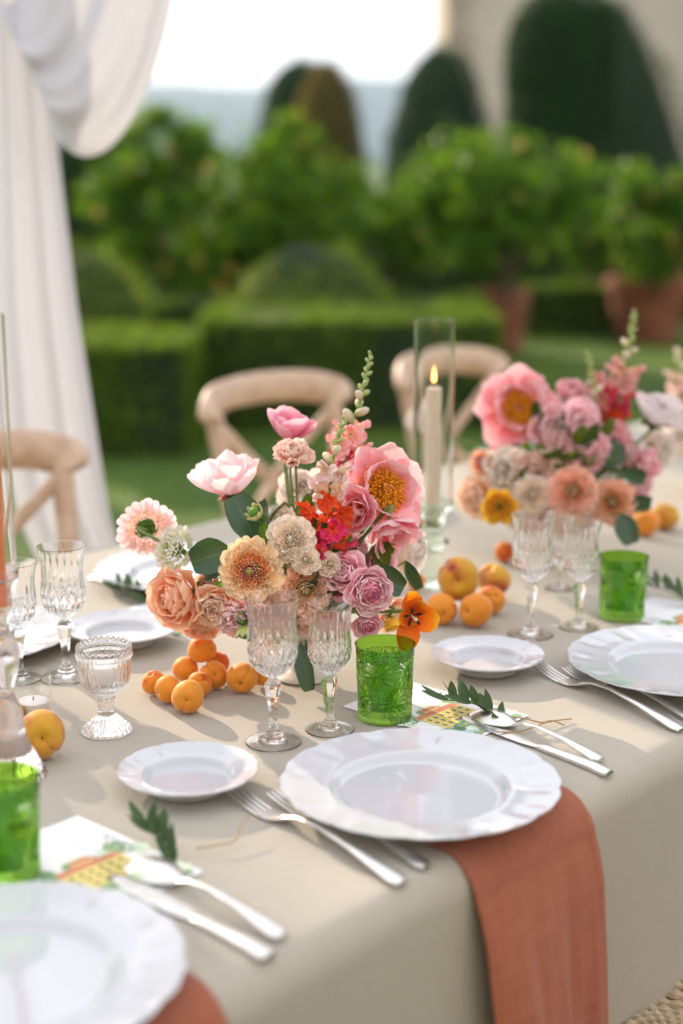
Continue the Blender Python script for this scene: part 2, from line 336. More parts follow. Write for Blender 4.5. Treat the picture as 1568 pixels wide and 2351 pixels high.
# ---- lemon trees in terracotta pots
M_terra = pbr('terracotta', (.22, .065, .035), .85, col2=(.32, .12, .065), nscale=6, bump=.3, bscale=40)
M_lemon = pbr('lemon_skin', (.46, .32, .03), .5, col2=(.60, .40, .05), nscale=9, bump=.2, bscale=120, coat=.2)
M_bark = pbr('bark', (.09, .06, .04), .9)
def pot(label, px, py_top, py_bot, Z, w_px):
    b = PD(px, py_bot, Z); H = zat(b, py_top); H = max(.3, H)
    R = w_px/2*Z/FPX; t = thing('terracotta_pot', label, 'plant pot', (b.x, b.y, 0), group='terracotta pots of the lemon trees')
    pr = [(.02, .0), (.66*R, 0), (.72*R, .05*H), (.93*R, .78*H), (.94*R, .8*H), (1.02*R, .81*H), (1.04*R, .9*H), (1.0*R, H), (.88*R, H), (.85*R, .86*H)]
    one('body', *lathe(pr, 40), M_terra, t)
    one('soil', *lathe([(.001, .87*H), (.86*R, .865*H)], 24), pbr('soil', (.05, .03, .02), 1, bump=.5, bscale=60), t)
    return t, H, R
def lemon_tree(label, px, py_top, py_bot, x0, x1, Y, zb, seeds, nl=5200, stem_px=None, lemons=9):
    Z = Y/ct; b = PD(px, 700, Z); root = thing('lemon_tree', label, 'tree', (b.x, Y, zb), group='citrus trees of the garden')
    c0 = zat(Vector((0, Y, 0)), py_bot)-zb; c1 = zat(Vector((0, Y, 0)), py_top)-zb; rx0 = (x0-784)/FPX*Z-b.x; rx1 = (x1-784)/FPX*Z-b.x
    cz = (c0+c1)/2; rz = (c1-c0)/2; cx = (rx0+rx1)/2; rx = (rx1-rx0)/2
    mb = MB(); rs = np.random.default_rng(seeds); K = 38; cl = []
    while len(cl) < K:
        q = rs.uniform(-1, 1, 3)
        if .2 < np.linalg.norm(q) < 1.08: cl.append((cx+q[0]*rx*.82, q[1]*rx*.7, cz+q[2]*rz*.85))
    cs = rs.uniform(.45, 1.3, K)
    for c in cl:
        m = int(nl//K*cs[cl.index(c)]**1.6); d = rs.normal(0, 1, (m, 3)); d /= np.linalg.norm(d, axis=1)[:, None]; r_ = (rx*.27)*np.minimum(1.9, np.abs(rs.normal(.62, .42, m)))
        r_ = r_*cs[cl.index(c)]; p = np.array(c)+d*r_[:, None]*np.array([1, 1, .8]); leaves(mb, p, d*.6+np.array([0, 0, .5]), .085, .5, .6)
    link('foliage', mb.mesh('foliage', L_lem, False), root)
    M_bk = pbr('bark', (.09, .06, .04), .9)
    one('trunk', *tube([(0, 0, 0), (.01, 0, max(.05, c0*.6)), (cx*.2, 0, max(.2, c0+.15)), (cx*.6, 0, cz)], [.035, .03, .026, .015]), M_bk, root)
    for c in cl[:9]: one('limb', *tube([(cx*.2, 0, max(.1, c0)), (c[0]*.5, c[1]*.5, (c0+c[2])/2), c], [.018, .012, .005], 6), M_bk, root)
    lv, lf = ellipsoid((0, 0, 0), (.032, .032, .042), 10, 8); lm = MB().add(lv, lf).mesh('lemon', M_lemon)
    for k in range(lemons):
        c = cl[rs.integers(K)]; q = rs.normal(0, 1, 3); q[1] = -abs(q[1]); q /= np.linalg.norm(q)
        link('lemon', lm, root, Matrix.Translation(Vector(c)+Vector(q)*rx*.26+Vector((0, 0, -.05))))
    return root
t, H, R = pot('smaller terracotta pot standing at the end of the front hedge', 1156, 665, 812, 11.6, 112)
lemon_tree('round lemon tree in the smaller pot with pale sunlit top', 1156, 285, 640, 885, 1350, 11.6*ct-.05, H*.87, 3, 7000)
t, H, R = pot('wide terracotta pot in the shade near the edge of the lawn', 1482, 635, 790, 12.3, 190)
lemon_tree('lemon tree in the wide pot under the large topiary cone', 1482, 365, 640, 1345, 1640, 12.3*ct-.05, H*.87, 5, 5200)
lemon_tree('loose lemon tree rising behind the broad box dome', 675, 255, 690, 440, 890, 12.0*ct-.05, .0, 8, 7000, lemons=9)
lemon_tree('lemon tree with many yellow fruit next to the white curtain', 385, 228, 700, 205, 570, 11.8*ct-.05, .0, 11, 6400, lemons=11)
lemon_tree('low bushy citrus filling the gap between the two left lemon trees', 530, 330, 690, 400, 660, 12.6*ct, .0, 14, 4200, lemons=5)
lemon_tree('low bushy citrus between the box dome and the smaller terracotta pot', 890, 400, 640, 800, 985, 12.9*ct, .0, 17, 3600, lemons=5)
lemon_tree('low bushy citrus between the two terracotta pots', 1345, 440, 640, 1270, 1420, 13.2*ct, .0, 19, 2600, lemons=3)
# unseen tree added to the left, between sun and table, to dapple light
# ---- villa
M_pl = pbr('cream_plaster', (.50, .43, .35), .9, col2=(.56, .49, .41), nscale=1.5, bump=.2, bscale=12)
M_qn = pbr('quoin_stone', (.36, .29, .22), .9, col2=(.45, .38, .30), nscale=3, bump=.4, bscale=15)
VZ = 30; vx = xat(1012, VZ*1.0); vt = thing('villa', 'tall cream plastered villa with a stone corner beyond the topiary', 'building', (vx, VZ, 0))
one('wall', *box(.25, 26, .0, 9, 0, 13), M_pl, vt, smooth=False)
qm = MB().add(*box(0, 1, 0, 1, 0, .58)).mesh('quoin', M_qn, False)
for k in range(20):
    q = link('quoin', qm, vt); q.location = (-.04, -.05, .05+k*.62); q.scale = (.52 if k % 2 else .44, .6, 1)
one('plinth', *box(.2, 26.1, -.12, .0, 0, .9), M_qn, vt, smooth=False)
one('cornice', *box(-.4, 26.4, -.4, 9.4, 13, 13.5), M_qn, vt, smooth=False)
one('roof', [(-.6, -.6, 13.5), (26.6, -.6, 13.5), (26.6, 9.6, 13.5), (-.6, 9.6, 13.5), (5, 4.5, 15.6), (21, 4.5, 15.6)], [(0, 1, 5, 4), (1, 2, 5), (2, 3, 4, 5), (3, 0, 4), (3, 2, 1, 0)], M_terra, vt, smooth=False)
for wx in (9, 15, 21):
    for wz in (2.2, 7.2):
        w = one('window', *box(wx-.7, wx+.7, -.06, -.005, wz, wz+2.6), M_qn, vt, smooth=False)
        one('pane', *box(wx-.55, wx+.55, -.075, -.065, wz+.15, wz+2.45), pbr('dark_pane', (.02, .03, .035), .1), w, smooth=False)
# ================================================================ CURTAIN, TABLE, CHAIRS
def fabric(name, col, rough=.85, transl=.3, weave=900, bump=.25, col2=None, cloudy=0):
    if name in MATS: return MATS[name]
    m, nt, out = newmat(name); b = N(nt, 'ShaderNodeBsdfPrincipled'); b.inputs['Roughness'].default_value = rough; _inp(b, 'Specular IOR Level').default_value = .2
    _inp(b, 'Sheen Weight').default_value = .15
    t = N(nt, 'ShaderNodeTexCoord'); z = N(nt, 'ShaderNodeTexNoise'); z.inputs['Scale'].default_value = 140; z.inputs['Detail'].default_value = 4
    mpn = N(nt, 'ShaderNodeMapping'); mpn.inputs['Scale'].default_value = (1, .12, 1); nt.links.new(t.outputs['UV'], mpn.inputs[0]); nt.links.new(mpn.outputs[0], z.inputs['Vector'])
    z2 = N(nt, 'ShaderNodeTexNoise'); z2.inputs['Scale'].default_value = 140; z2.inputs['Detail'].default_value = 4
    mp2 = N(nt, 'ShaderNodeMapping'); mp2.inputs['Scale'].default_value = (.12, 1, 1); nt.links.new(t.outputs['UV'], mp2.inputs[0]); nt.links.new(mp2.outputs[0], z2.inputs['Vector'])
    ad = N(nt, 'ShaderNodeMath', operation='ADD'); nt.links.new(z.outputs[0], ad.inputs[0]); nt.links.new(z2.outputs[0], ad.inputs[1])
    r = N(nt, 'ShaderNodeValToRGB'); r.color_ramp.elements[0].position = .3; r.color_ramp.elements[1].position = .7
    c2 = col2 or tuple(c*.88 for c in col); r.color_ramp.elements[0].color = (*c2, 1); r.color_ramp.elements[1].color = (*col, 1)
    hf = N(nt, 'ShaderNodeMath', operation='MULTIPLY'); hf.inputs[1].default_value = .5; nt.links.new(ad.outputs[0], hf.inputs[0]); nt.links.new(hf.outputs[0], r.inputs[0])
    # weave
    w1 = N(nt, 'ShaderNodeTexWave'); w1.bands_direction = 'X'; w1.inputs['Scale'].default_value = weave/6.28; w2 = N(nt, 'ShaderNodeTexWave'); w2.bands_direction = 'Y'; w2.inputs['Scale'].default_value = weave/6.28
    nt.links.new(t.outputs['UV'], w1.inputs[0]); nt.links.new(t.outputs['UV'], w2.inputs[0]); mm = N(nt, 'ShaderNodeMath', operation='ADD')
    nt.links.new(w1.outputs['Fac'], mm.inputs[0]); nt.links.new(w2.outputs['Fac'], mm.inputs[1])
    m3 = N(nt, 'ShaderNodeMath', operation='MULTIPLY_ADD'); nt.links.new(ad.outputs[0], m3.inputs[0]); m3.inputs[1].default_value = .8; nt.links.new(mm.outputs[0], m3.inputs[2])
    wr = N(nt, 'ShaderNodeTexNoise'); wr.inputs['Scale'].default_value = 9; wr.inputs['Detail'].default_value = 5; nt.links.new(t.outputs['UV'], wr.inputs['Vector'])
    b1 = N(nt, 'ShaderNodeBump'); b1.inputs['Strength'].default_value = .35; b1.inputs['Distance'].default_value = .004; nt.links.new(wr.outputs[0], b1.inputs['Height'])
    bp = N(nt, 'ShaderNodeBump'); bp.inputs['Strength'].default_value = bump; bp.inputs['Distance'].default_value = .0004; nt.links.new(m3.outputs[0], bp.inputs['Height'])
    nt.links.new(b1.outputs[0], bp.inputs['Normal']); nt.links.new(bp.outputs[0], b.inputs['Normal']); nt.links.new(r.outputs[0], b.inputs['Base Color'])
    tr = N(nt, 'ShaderNodeBsdfTranslucent'); nt.links.new(r.outputs[0], tr.inputs[0]); ms = N(nt, 'ShaderNodeMixShader'); ms.inputs[0].default_value = transl
    nt.links.new(b.outputs[0], ms.inputs[1]); nt.links.new(tr.outputs[0], ms.inputs[2]); nt.links.new(ms.outputs[0], out.inputs[0])
    MATS[name] = m; return m
M_curt = fabric('curtain_voile', (.66, .66, .72), .8, .30, 500, .1)
CZ = 3.25
def piece(px, py, dz=0): return PD(px, py, CZ+dz)
def curtain_panel():
    ye = [-260, 0, 290, 700, 1000, 1180, 1310, 1500, 1700, 1890]
    xl = [-25, -25, -22, -18, 0, 40, 95, 130, 150, 160]; xr = [60, 92, 128, 176, 222, 250, 292, 330, 360, 380]
    nu, nv = 90, 60; V = []; UV = []
    for j in range(nv):
        y = -260+(1890+260)*j/(nv-1); a, b = np.interp(y, ye, xl), np.interp(y, ye, xr)
        for i in range(nu):
            s = i/(nu-1); am = .008+.014*j/nv
            d = am*math.sin(s*11+.8*math.sin(y*.002)+s*s*5)+.15*am*math.sin(s*29+1+y*.0012)
            p = piece(a+(b-a)*s, y, d + .05*s); p.z = max(p.z, .006); V.append(p); UV.append((s*1.0, j/nv*2.4))
    F = [(j*nu+i, j*nu+i+1, (j+1)*nu+i+1, (j+1)*nu+i) for j in range(nv-1) for i in range(nu-1)]
    return MB().add(V, F, 0, UV).mesh('curtain_panel', M_curt)
def bez(a, c1, c2, b, t): return tuple((1-t)**3*a[k]+3*t*(1-t)**2*c1[k]+3*t*t*(1-t)*c2[k]+t**3*b[k] for k in (0, 1))
def curtain_swag():
    nu, nv = 60, 90; V = []; UV = []
    for j in range(nv):
        k = j/(nv-1)
        a = (-40+168*k**.8, -60+345*k); b = (80+345*k**.9, -330+150*k)
        c1 = (-20+165*k, 80+330*k); c2 = (80+272*k, 60+390*k)
        for i in range(nu):
            t = i/(nu-1); x, y = bez(a, c1, c2, b, t)
            env = math.sin(PI*min(1, max(0, t*.9+.08)))**.6
            d = env*(.020*math.sin(k*15+2.2*t)+.007*math.sin(k*33+1-3*t)) - .10*math.sin(PI*k)*env - .03
            if k > .965: d += .02*(k-.965)/.035
            V.append(piece(x, y, d)); UV.append((t*1.2, k*.9))
    F = [(j*nu+i, j*nu+i+1, (j+1)*nu+i+1, (j+1)*nu+i) for j in range(nv-1) for i in range(nu-1)]
    return MB().add(V, F, 0, UV).mesh('swag', M_curt)
tag(link('curtain', curtain_panel()), 'sheer white curtain panel falling to the ground behind the table', 'curtain')
tag(link('drape_swag', curtain_swag()), 'white draped swag hanging in folds at the top above the curtain', 'drapery')
# ---- table and cloth
tb = thing('banquet_table', 'long banquet table hidden under the beige linen cloth', 'table', T(1.0, .62, 0), (0, 0, LANG))
M_wood = pbr('pale_wood', (.50, .34, .21), .55, col2=(.60, .43, .28), nscale=14, bump=.15, bscale=60)
one('tabletop', *box(-2.72, 2.72, -.585, .585, .715, .752), M_wood, tb, smooth=False)
lg = MB().add(*box(-.03, .03, -.03, .03, 0, .714)).mesh('leg', M_wood, False)
for sx in (-2.3, 0, 2.3):
    for sy in (-.45, .45): link('leg', lg, tb, Matrix.Translation((sx, sy, 0)))
M_linen = fabric('beige_linen', (.48, .442, .38), .9, .03, 1400, .6, col2=(.445, .41, .35))
TW = 1.235
RC = .035
def cloth_profile():
    """(b, z) across the table, from the near hem, over the top, to the far hem"""
    pr = []
    for z in np.linspace(.02, .76-RC, 22)[:-1]: pr.append((-.002-.03*((.76-RC-z)/.7)**1.4, z, (.76-RC-z)/.72))
    for a in np.linspace(0, PI/2, 9): pr.append((RC-RC*math.cos(a)-.002, .76-RC+RC*math.sin(a), 0))
    for b in np.linspace(RC+.02, TW-RC-.02, 60): pr.append((b, .76, 0))
    for a in np.linspace(PI/2, 0, 7): pr.append((TW-RC+RC*math.cos(a), .76-RC+RC*math.sin(a), 0))
    for z in np.linspace(.76-RC, .02, 14)[1:]: pr.append((TW+.03*((.76-RC-z)/.7)**1.4, z, (.76-RC-z)/.72))
    return pr
CP = cloth_profile()
def near_b(z):  # drop side position
    return -.002-.03*(max(0, .76-RC-z)/.7)**1.4
def cloth_wave(a, h): return h*(.020*math.sin(a*5.1+.8)+.013*math.sin(a*11.3+2)+.005*math.sin(a*23)+.0025*math.sin(a*51+h*3))
def cloth_uv(i, a): return a
A0, A1 = -1.75, 3.75
na = 330; arr = []; uv = []
cum = [0]
for i in range(1, len(CP)): cum.append(cum[-1]+math.hypot(CP[i][0]-CP[i-1][0], CP[i][1]-CP[i-1][1]))
for j in range(na):
    a = A0+(A1-A0)*j/(na-1)
    for i, (b, z, h) in enumerate(CP):
        sgn = -1 if b < .6 else 1; q = T(a, b+sgn*cloth_wave(a, h)*(1 if h > 0 else 0), z)
        if h == 0 and .08 < b < TW-.08:   # faint creases on the top
            q.z += .0004*math.sin(a*17+b*9)*math.sin(b*23+a*3) + .0009*math.exp(-((b-.42-.05*math.sin(a*1.3))/.006)**2)*.5
        arr.append(q); uv.append((a, cum[i]))
nc = len(CP); F = [(j*nc+i, (j+1)*nc+i, (j+1)*nc+i+1, j*nc+i+1) for j in range(na-1) for i in range(nc-1)]
mb = MB().add(arr, F, 0, uv)
for a, sg in ((A0, -1), (A1, 1)):     # end drops
    pts = [T(a, b, .757) for b in np.linspace(.0, TW, 30)]; m_ = []
    for z in np.linspace(.76, .02, 16): m_ += [T(a+sg*(.004+.03*(.76-z)), b, z-.002) for b in np.linspace(0, TW, 30)]
    mb.add(m_, [(j*30+i, j*30+i+1, (j+1)*30+i+1, (j+1)*30+i) for j in range(15) for i in range(29)], 0, [(0, 0)]*480)
tag(link('tablecloth', mb.mesh('tablecloth', M_linen)), 'beige linen tablecloth falling over the long table to the ground', 'tablecloth')
# ---- napkins
M_nap = fabric('terracotta_linen', (.43, .145, .085), .9, .04, 1100, .5, col2=(.34, .108, .063))
def napkin(label, a0, a1, bend, zend, skew, off=.0035):
    """folded strip: lies on the table to b=bend and hangs over the near edge down to zend"""
    nu = 64; rows = []
    bs = [(b, .76, 0) for b in np.linspace(bend, RC+.005, 14)]
    bs += [(RC-RC*math.cos(a), .76-RC+RC*math.sin(a), 0) for a in np.linspace(PI/2, 0, 12)]
    bs += [(near_b(z), z, (.76-RC-z)/.72) for z in np.linspace(.76-RC-.02, zend, 22)]
    layers = []; VV = []; UV = []
    for lay in (0, 1):
        for j, (b, z, h) in enumerate(bs):
            for i in range(nu):
                s = i/(nu-1); a = a0+(a1-a0)*s + skew*(b if z > .75 else 0)
                ow = .0025 + lay*off + (.010+.012*math.sin(s*5+.6)+.010*s+.0028*math.sin(s*19+z*7)+.0014*math.sin(s*37-z*12))*min(1, h*5) + (.0011 if .03 < s < .055 or .945 < s < .97 else 0) + (.012*(h>0 or z<.7595))*min(1, (.76-z)*12)
                if z > .7595: p = T(a, b, .76+.0012+lay*off*.7)
                else:
                    nb, nz_ = (-1, 0) if h > 0 else (-(RC-b)/RC, (z-.76+RC)/RC)
                    p = T(a, b + nb*(ow+max(0, cloth_wave(a, h))), z+nz_*(.0012+lay*off*.7))
                VV.append(p); UV.append((s*.2, j*.02))
    n1 = len(bs)*nu; F = []
    for lay in (0, 1): F += [(lay*n1+j*nu+i, lay*n1+j*nu+i+1, lay*n1+(j+1)*nu+i+1, lay*n1+(j+1)*nu+i)[::(1 if lay else -1)] for j in range(len(bs)-1) for i in range(nu-1)]
    for j in range(len(bs)-1):
        for i in (0, nu-1): F.append((j*nu+i, (j+1)*nu+i, n1+(j+1)*nu+i, n1+j*nu+i))
    for i in range(nu-1): k = (len(bs)-1)*nu; F.append((k+i, k+i+1, n1+k+i+1, n1+k+i)); F.append((i, i+1, n1+i+1, n1+i))
    return tag(link('napkin', MB().add(VV, F, 0, UV).mesh('napkin', M_nap)), label, 'napkin', 'terracotta linen napkins')
an0 = ab(P(1085, 1985))[0]; an1 = ab(P(1345, 1832))[0]
napkin('terracotta napkin hanging from under the middle dinner plate', an0, an1, .24, .12, .08)
napkin('terracotta napkin showing a corner under the nearest dinner plate', an0-.56, an1-.52, .24, .16, .08)
napkin('terracotta napkin just showing under the right hand dinner plate', an0+.56, an1+.56, .24, .16, .08)
# ---- chairs
M_ch = pbr('limed_oak', (.46, .32, .23), .55, col2=(.60, .45, .34), nscale=30, bump=.12, bscale=70)
M_cord = pbr('paper_cord', (.42, .33, .22), .8, col2=(.52, .42, .29), nscale=90, bump=.5, bscale=300)
def make_chair(label, fine=False):
    """seat centre over the origin, backrest towards +Y"""
    t = thing('cross_back_chair', label, 'chair', group='cross back wooden chairs round the table')
    sw = .21
    def ring(k, z, m=40):
        out = []
        for a in np.linspace(0, 2*PI, m, endpoint=False):
            c, s_ = math.cos(a), math.sin(a); e = .55
            out.append((k*sw*math.copysign(abs(c)**e, c)*(1 - .10*(s_ > 0)*s_), k*.20*math.copysign(abs(s_)**e, s_), z))
        return out
    mb = MB(); m = 40; V = ring(1.03, .435)+ring(1.08, .452)+ring(1.03, .47)+ring(.9, .468)+ring(.9, .44)
    mb.add(V, [(r*m+i, r*m+(i+1) % m, ((r+1) % 5)*m+(i+1) % m, ((r+1) % 5)*m+i) for r in range(5) for i in range(m)]); link('seat_frame', mb.mesh('seat_frame', M_ch), t)
    if fine:
        for k in range(13):
            kk = .9-.068*k; path = np.array(ring(kk, .468+.004*math.sin(k), 160)); path = np.vstack([path, path[:2]])
            ph = np.arange(len(path))*1.25
            r_ = .0062+.0016*np.sin(ph+k)
            one('seat_cord', *tube(path, r_, 8, False), M_cord, t)
        one('seat_pad', *lathe([(.002, .462), (.10, .462), (.185, .460), (.188, .45)], 30), M_cord, t)
    else: 
        mb = MB(); V = ring(.91, .462)+ring(.6, .469)+ring(.3, .470)+ring(.01, .471); mb.add(V, [(r*m+i, r*m+(i+1) % m, (r+1)*m+(i+1) % m, (r+1)*m+i) for r in range(3) for i in range(m)]); link('seat', mb.mesh('seat', M_cord), t)
    for sx in (-1, 1):
        one('leg', *tube([(sx*.175, -.165, .44), (sx*.185, -.18, .2), (sx*.19, -.19, 0)], [.019, .017, .013], 12), M_ch, t)
        one('rear_leg', *tube(resample([(sx*.165, .26, 0), (sx*.165, .20, .25), (sx*.172, .185, .46), (sx*.186, .20, .65), (sx*.198, .228, .80), (sx*.200, .238, .862)], 18), [.015]*4+[.021]*14, 12), M_ch, t)
        one('stretcher', *tube([(sx*.183, -.17, .18), (sx*.165, .215, .20)], .009, 8), M_ch, t)
        one('cross_slat', *tube(resample([(-sx*.178, .197, .52), (0, .252-.006*sx, .665), (sx*.19, .232, .815)], 14), .018, 10, flat=.45, up=(0, 1, .2)), M_ch, t)
    one('stretcher', *tube([(-.185, -.18, .22), (.185, -.18, .22)], .009, 8), M_ch, t)
    one('stretcher', *tube([(-.165, .205, .24), (.165, .205, .24)], .009, 8), M_ch, t)
    pts = resample([(-.222, .212, .835), (-.215, .235, .852), (-.17, .272, .868), (-.09, .300, .876), (0, .308, .878), (.09, .300, .876), (.17, .272, .868), (.215, .235, .852), (.222, .212, .835)], 30)
    one('back_rail', *tube(pts, [.026, .034]+[.039]*26+[.034, .026], 14, flat=.5, up=(0, 1, .1)), M_ch, t)
    return t
ch = make_chair('wooden cross back chair behind the big pink bouquet')
def place(c, a, b, ang, label=None):
    c.location = T(a, b, 0); c.rotation_quaternion = Euler((0, 0, LANG+ang)).to_quaternion()
    if label: c['label'] = label
    return c
place(ch, 1.47, 1.47, 0)
place(copy_tree(ch), 2.15, 1.47, .05, 'wooden cross back chair partly behind the glass candle tube')
_e = ab(P(165, 1015, .88))
place(copy_tree(ch), _e[0]-.235, _e[1]-.23, -.03, 'wooden cross back chair in front of the white curtain')
chf = make_chair('wooden chair with woven cord seat beneath the near table edge', True)
pf = P(1500, 2300, .47); a_, b_ = ab(pf); place(chf, a_-.11, b_-.09, PI)
# ================================================================ TABLEWARE
M_porc = pbr('white_porcelain', (.54, .56, .61), .10, coat=.5, spec=.55)
def scal(th, n=12): return 1+.016*(np.abs(np.cos(n*th/2))**.6)-.008*(np.cos(n*th*1.0)**2)
def plate_mesh(R, name):
    k = R/.15
    up = [(.0005, .006), (.03*k, .0058), (.078*k, .0062), (.088*k, .0075), (.094*k, .0125), (.098*k, .0150), (.102*k, .0158), (.118*k, .0175), (.134*k, .0200), (.146*k, .0222), (.150*k, .0230)]
    dn = [(.1505*k, .0222), (.149*k, .0205), (.134*k, .0172), (.105*k, .0118), (.090*k, .0045), (.086*k, .0008), (.083*k, .0006), (.081*k, .0028), (.04*k, .003), (.0005, .003)]
    up = [tuple(q) for q in resample(up, 40)]; pr = up+dn
    def rm(th, i, r, z):
        w = np.clip((r/k-.105)/.045, 0, 1); return r*(1+(scal(th)-1)*w**1.2)
    def zm(th, i, r, z):
        w = math.exp(-(((r/k)-.132)/.014)**2); g = np.maximum(0, np.cos(12*th/2+PI/2))**6
        return z + (-.0011*k)*w*np.cos(24*th)*(np.abs(np.sin(6*th))**2) - (.0010*w*g)
    V, F = lathe(pr, 144, rm, zm); return MB().add(V, F).mesh(name, M_porc)
def bake(name, me, loc, label, cat, group, rotz=0.0, scale=1):
    o = link(name, me); o.location = loc; o.rotation_euler = (0, 0, rotz); o.scale = (scale,)*3
    return tag(o, label, cat, group)
dp = plate_mesh(.15, 'dinner_plate'); bp_ = plate_mesh(.0755, 'bread_plate')
PZ = TZ+.0052
def dplate(px, py, label, z=PZ, s=.945, r=0): 
    q = P(px, py, z+.022); q.z = z; return bake('dinner_plate', dp, q, label, 'dinner plate', 'white scalloped dinner plates', r, s)
def bplate(px, py, label, r=0, s=.965):
    q = P(px, py, TZ+.012); q.z = TZ+.0015; return bake('bread_plate', bp_, q, label, 'bread plate', 'small white scalloped bread plates', r, s)
dplate(965, 1787, 'large scalloped white dinner plate in the middle with terracotta napkin', r=.1)
dplate(8, 2215, 'large out of focus white dinner plate nearest the camera', r=.4)
dplate(1563, 1510, 'white dinner plate cut by the frame beside the forks on the far right', r=.7)
dplate(-75, 1447, 'white dinner plate behind the two crystal glasses at the left', z=TZ+.0015, r=.2)
dplate(432, 1298, 'white dinner plate behind the pale dahlias on the far side', z=TZ+.0015)
q_ = T(1.04, 1.06); bake('dinner_plate', dp, (q_.x, q_.y, TZ+.0015), 'far white dinner plate behind the candle tube', 'dinner plate', 'white scalloped dinner plates')
q_ = T(1.62, 1.05); bake('dinner_plate', dp, (q_.x, q_.y, TZ+.0015), 'far white dinner plate beyond the second bouquet', 'dinner plate', 'white scalloped dinner plates')
q_ = T(1.22, .16); bake('dinner_plate', dp, (q_.x, q_.y, PZ), 'white dinner plate at the right beyond the green glass', 'dinner plate', 'white scalloped dinner plates')
bplate(432, 1785, 'small bread plate left of the middle dinner plate', .3)
bplate(1118, 1517, 'small bread plate in front of the fruit on the right', .8)
bplate(282, 1456, 'small bread plate behind the ribbed goblet votive', 1.1, 1.02)
# ---- glass
M_cry = pbr('crystal', (1, 1, 1), 0.0, trans=1, ior=1.52)
M_thin = pbr('clear_glass', (.99, .99, .99), 0.0, trans=1, ior=1.45)
M_grn = pbr('green_glass', (.32, .64, .07), 0.0, trans=1, ior=1.5)
M_jade = pbr('pale_green_glass', (.80, .93, .84), 0.02, trans=1, ior=1.48)
M_pink = pbr('pale_pink_glass', (.97, .90, .92), 0.0, trans=1, ior=1.5)
def goblet_mesh(name, H, rr):
    """cut crystal wine glass; rr rim radius"""
    s = rr/.033
    foot = [(.0006, .0026), (.012*s, .0020), (.024*s, .0008), (.0332*s, .0), (.0338*s, .0006), (.0332*s, .0012), (.024*s, .0020), (.0165*s, .0034), (.0125*s, .0062), (.0118*s, .009), (.0090*s, .0105), (.0088*s, .0135), (.0066*s, .0150)]
    st_ = [(.0048, .022), (.0052, .035), (.0066, .050), (.0086, .061), (.0094, .066), (.0086, .0705), (.0056, .0745), (.0052, .0765), (.0075, .0785)]
    bowl = [(.014*s, .0815), (.0225*s, .0885), (.0280*s, .097), (.0303*s, .106), (.0305*s, .116), (.0298*s, .126), (.0288*s, .138), (.0288*s, .148), (.0300*s, .158), (.0322*s, .168), (.0331*s, .1715)]
    inn = [(.0322*s, .1719), (.0312*s, .168), (.0288*s, .158), (.0272*s, .146), (.0275*s, .130), (.0284*s, .118), (.0276*s, .106), (.0245*s, .096), (.016*s, .0885), (.0006, .0855)]
    kz = H/.172
    A = np.array(foot+st_+bowl); o_ = resample(A, 120); i_ = resample(inn, 26); pr = [tuple(q) for q in o_]+[tuple(q) for q in i_]; no = len(o_)
    def rm(th, i, r, z):
        R = np.full(len(th), r)
        if i < no:
            if .0165 < z < .0775:      # faceted stem
                w = min(1, (z-.0165)/.008)*min(1, (.0775-z)/.004); a = (th % (PI/3))-PI/6; R = r*(1-w+w*(.90/np.cos(a)))
            elif .0790 < z < .118:     # diamond cuts
                w = min(1, (z-.079)/.006)*min(1, (.121-z)/.006); n = 9
                d1 = np.abs(np.sin(n*th+z*150)); d2 = np.abs(np.sin(n*th-z*150))
                R = r - w*.0026*s*(np.maximum(np.exp(-(d1/.34)**2), np.exp(-(d2/.34)**2)))
            if .108 < z < .160:        # tall flutes
                w = min(1, (z-.108)/.012)*min(1, (.160-z)/.030)
                R = R - w*.0012*s*np.abs(np.cos(9*th))**1.8
        return R
    V, F = lathe(pr, 144, rm); V[:, 2] *= kz; return MB().add(V, F).mesh(name, M_cry)
gb = P(628, 1706); hb = zat(gb, 1369)-TZ; gs = P(757, 1677); hs_ = zat(gs, 1386)-TZ
print('goblet heights', hb, hs_)
G1 = goblet_mesh('wine_glass', hb, 66.5*gb.y/ct/FPX*.97); G2 = goblet_mesh('water_glass', hs_, 58*gs.y/ct/FPX*.97)
def glass(me, px, py, label, name='wine_glass', s=1, rz=.2):
    q = P(px, py); q.z = TZ+.0012; return bake(name, me, q, label, 'wine glass', 'cut crystal stem glasses', rz, s)
glass(G1, 628, 1706, 'taller cut crystal wine glass in front of the peach dahlias')
glass(G2, 757, 1677, 'smaller crystal wine glass between the tall one and the green tumbler')
glass(G1, 1218, 1458, 'taller blurred crystal wine glass right of the fruit pile')
glass(G2, 1328, 1441, 'shorter crystal wine glass left of the right hand green tumbler')
glass(G1, 153, 1556, 'tall crystal wine glass behind the ribbed goblet votive at the left')
glass(G2, 46, 1560, 'smaller crystal wine glass at the left edge behind the candle tube')
glass(G2, 1282, 1352, 'distant crystal glass sparkling between the two blurred wine glasses', s=.8)
q_ = T(1.55, .55); bake('wine_glass', G1, (q_.x, q_.y, TZ+.001), 'crystal wine glass at the right edge beyond the bouquet', 'wine glass', 'cut crystal stem glasses')
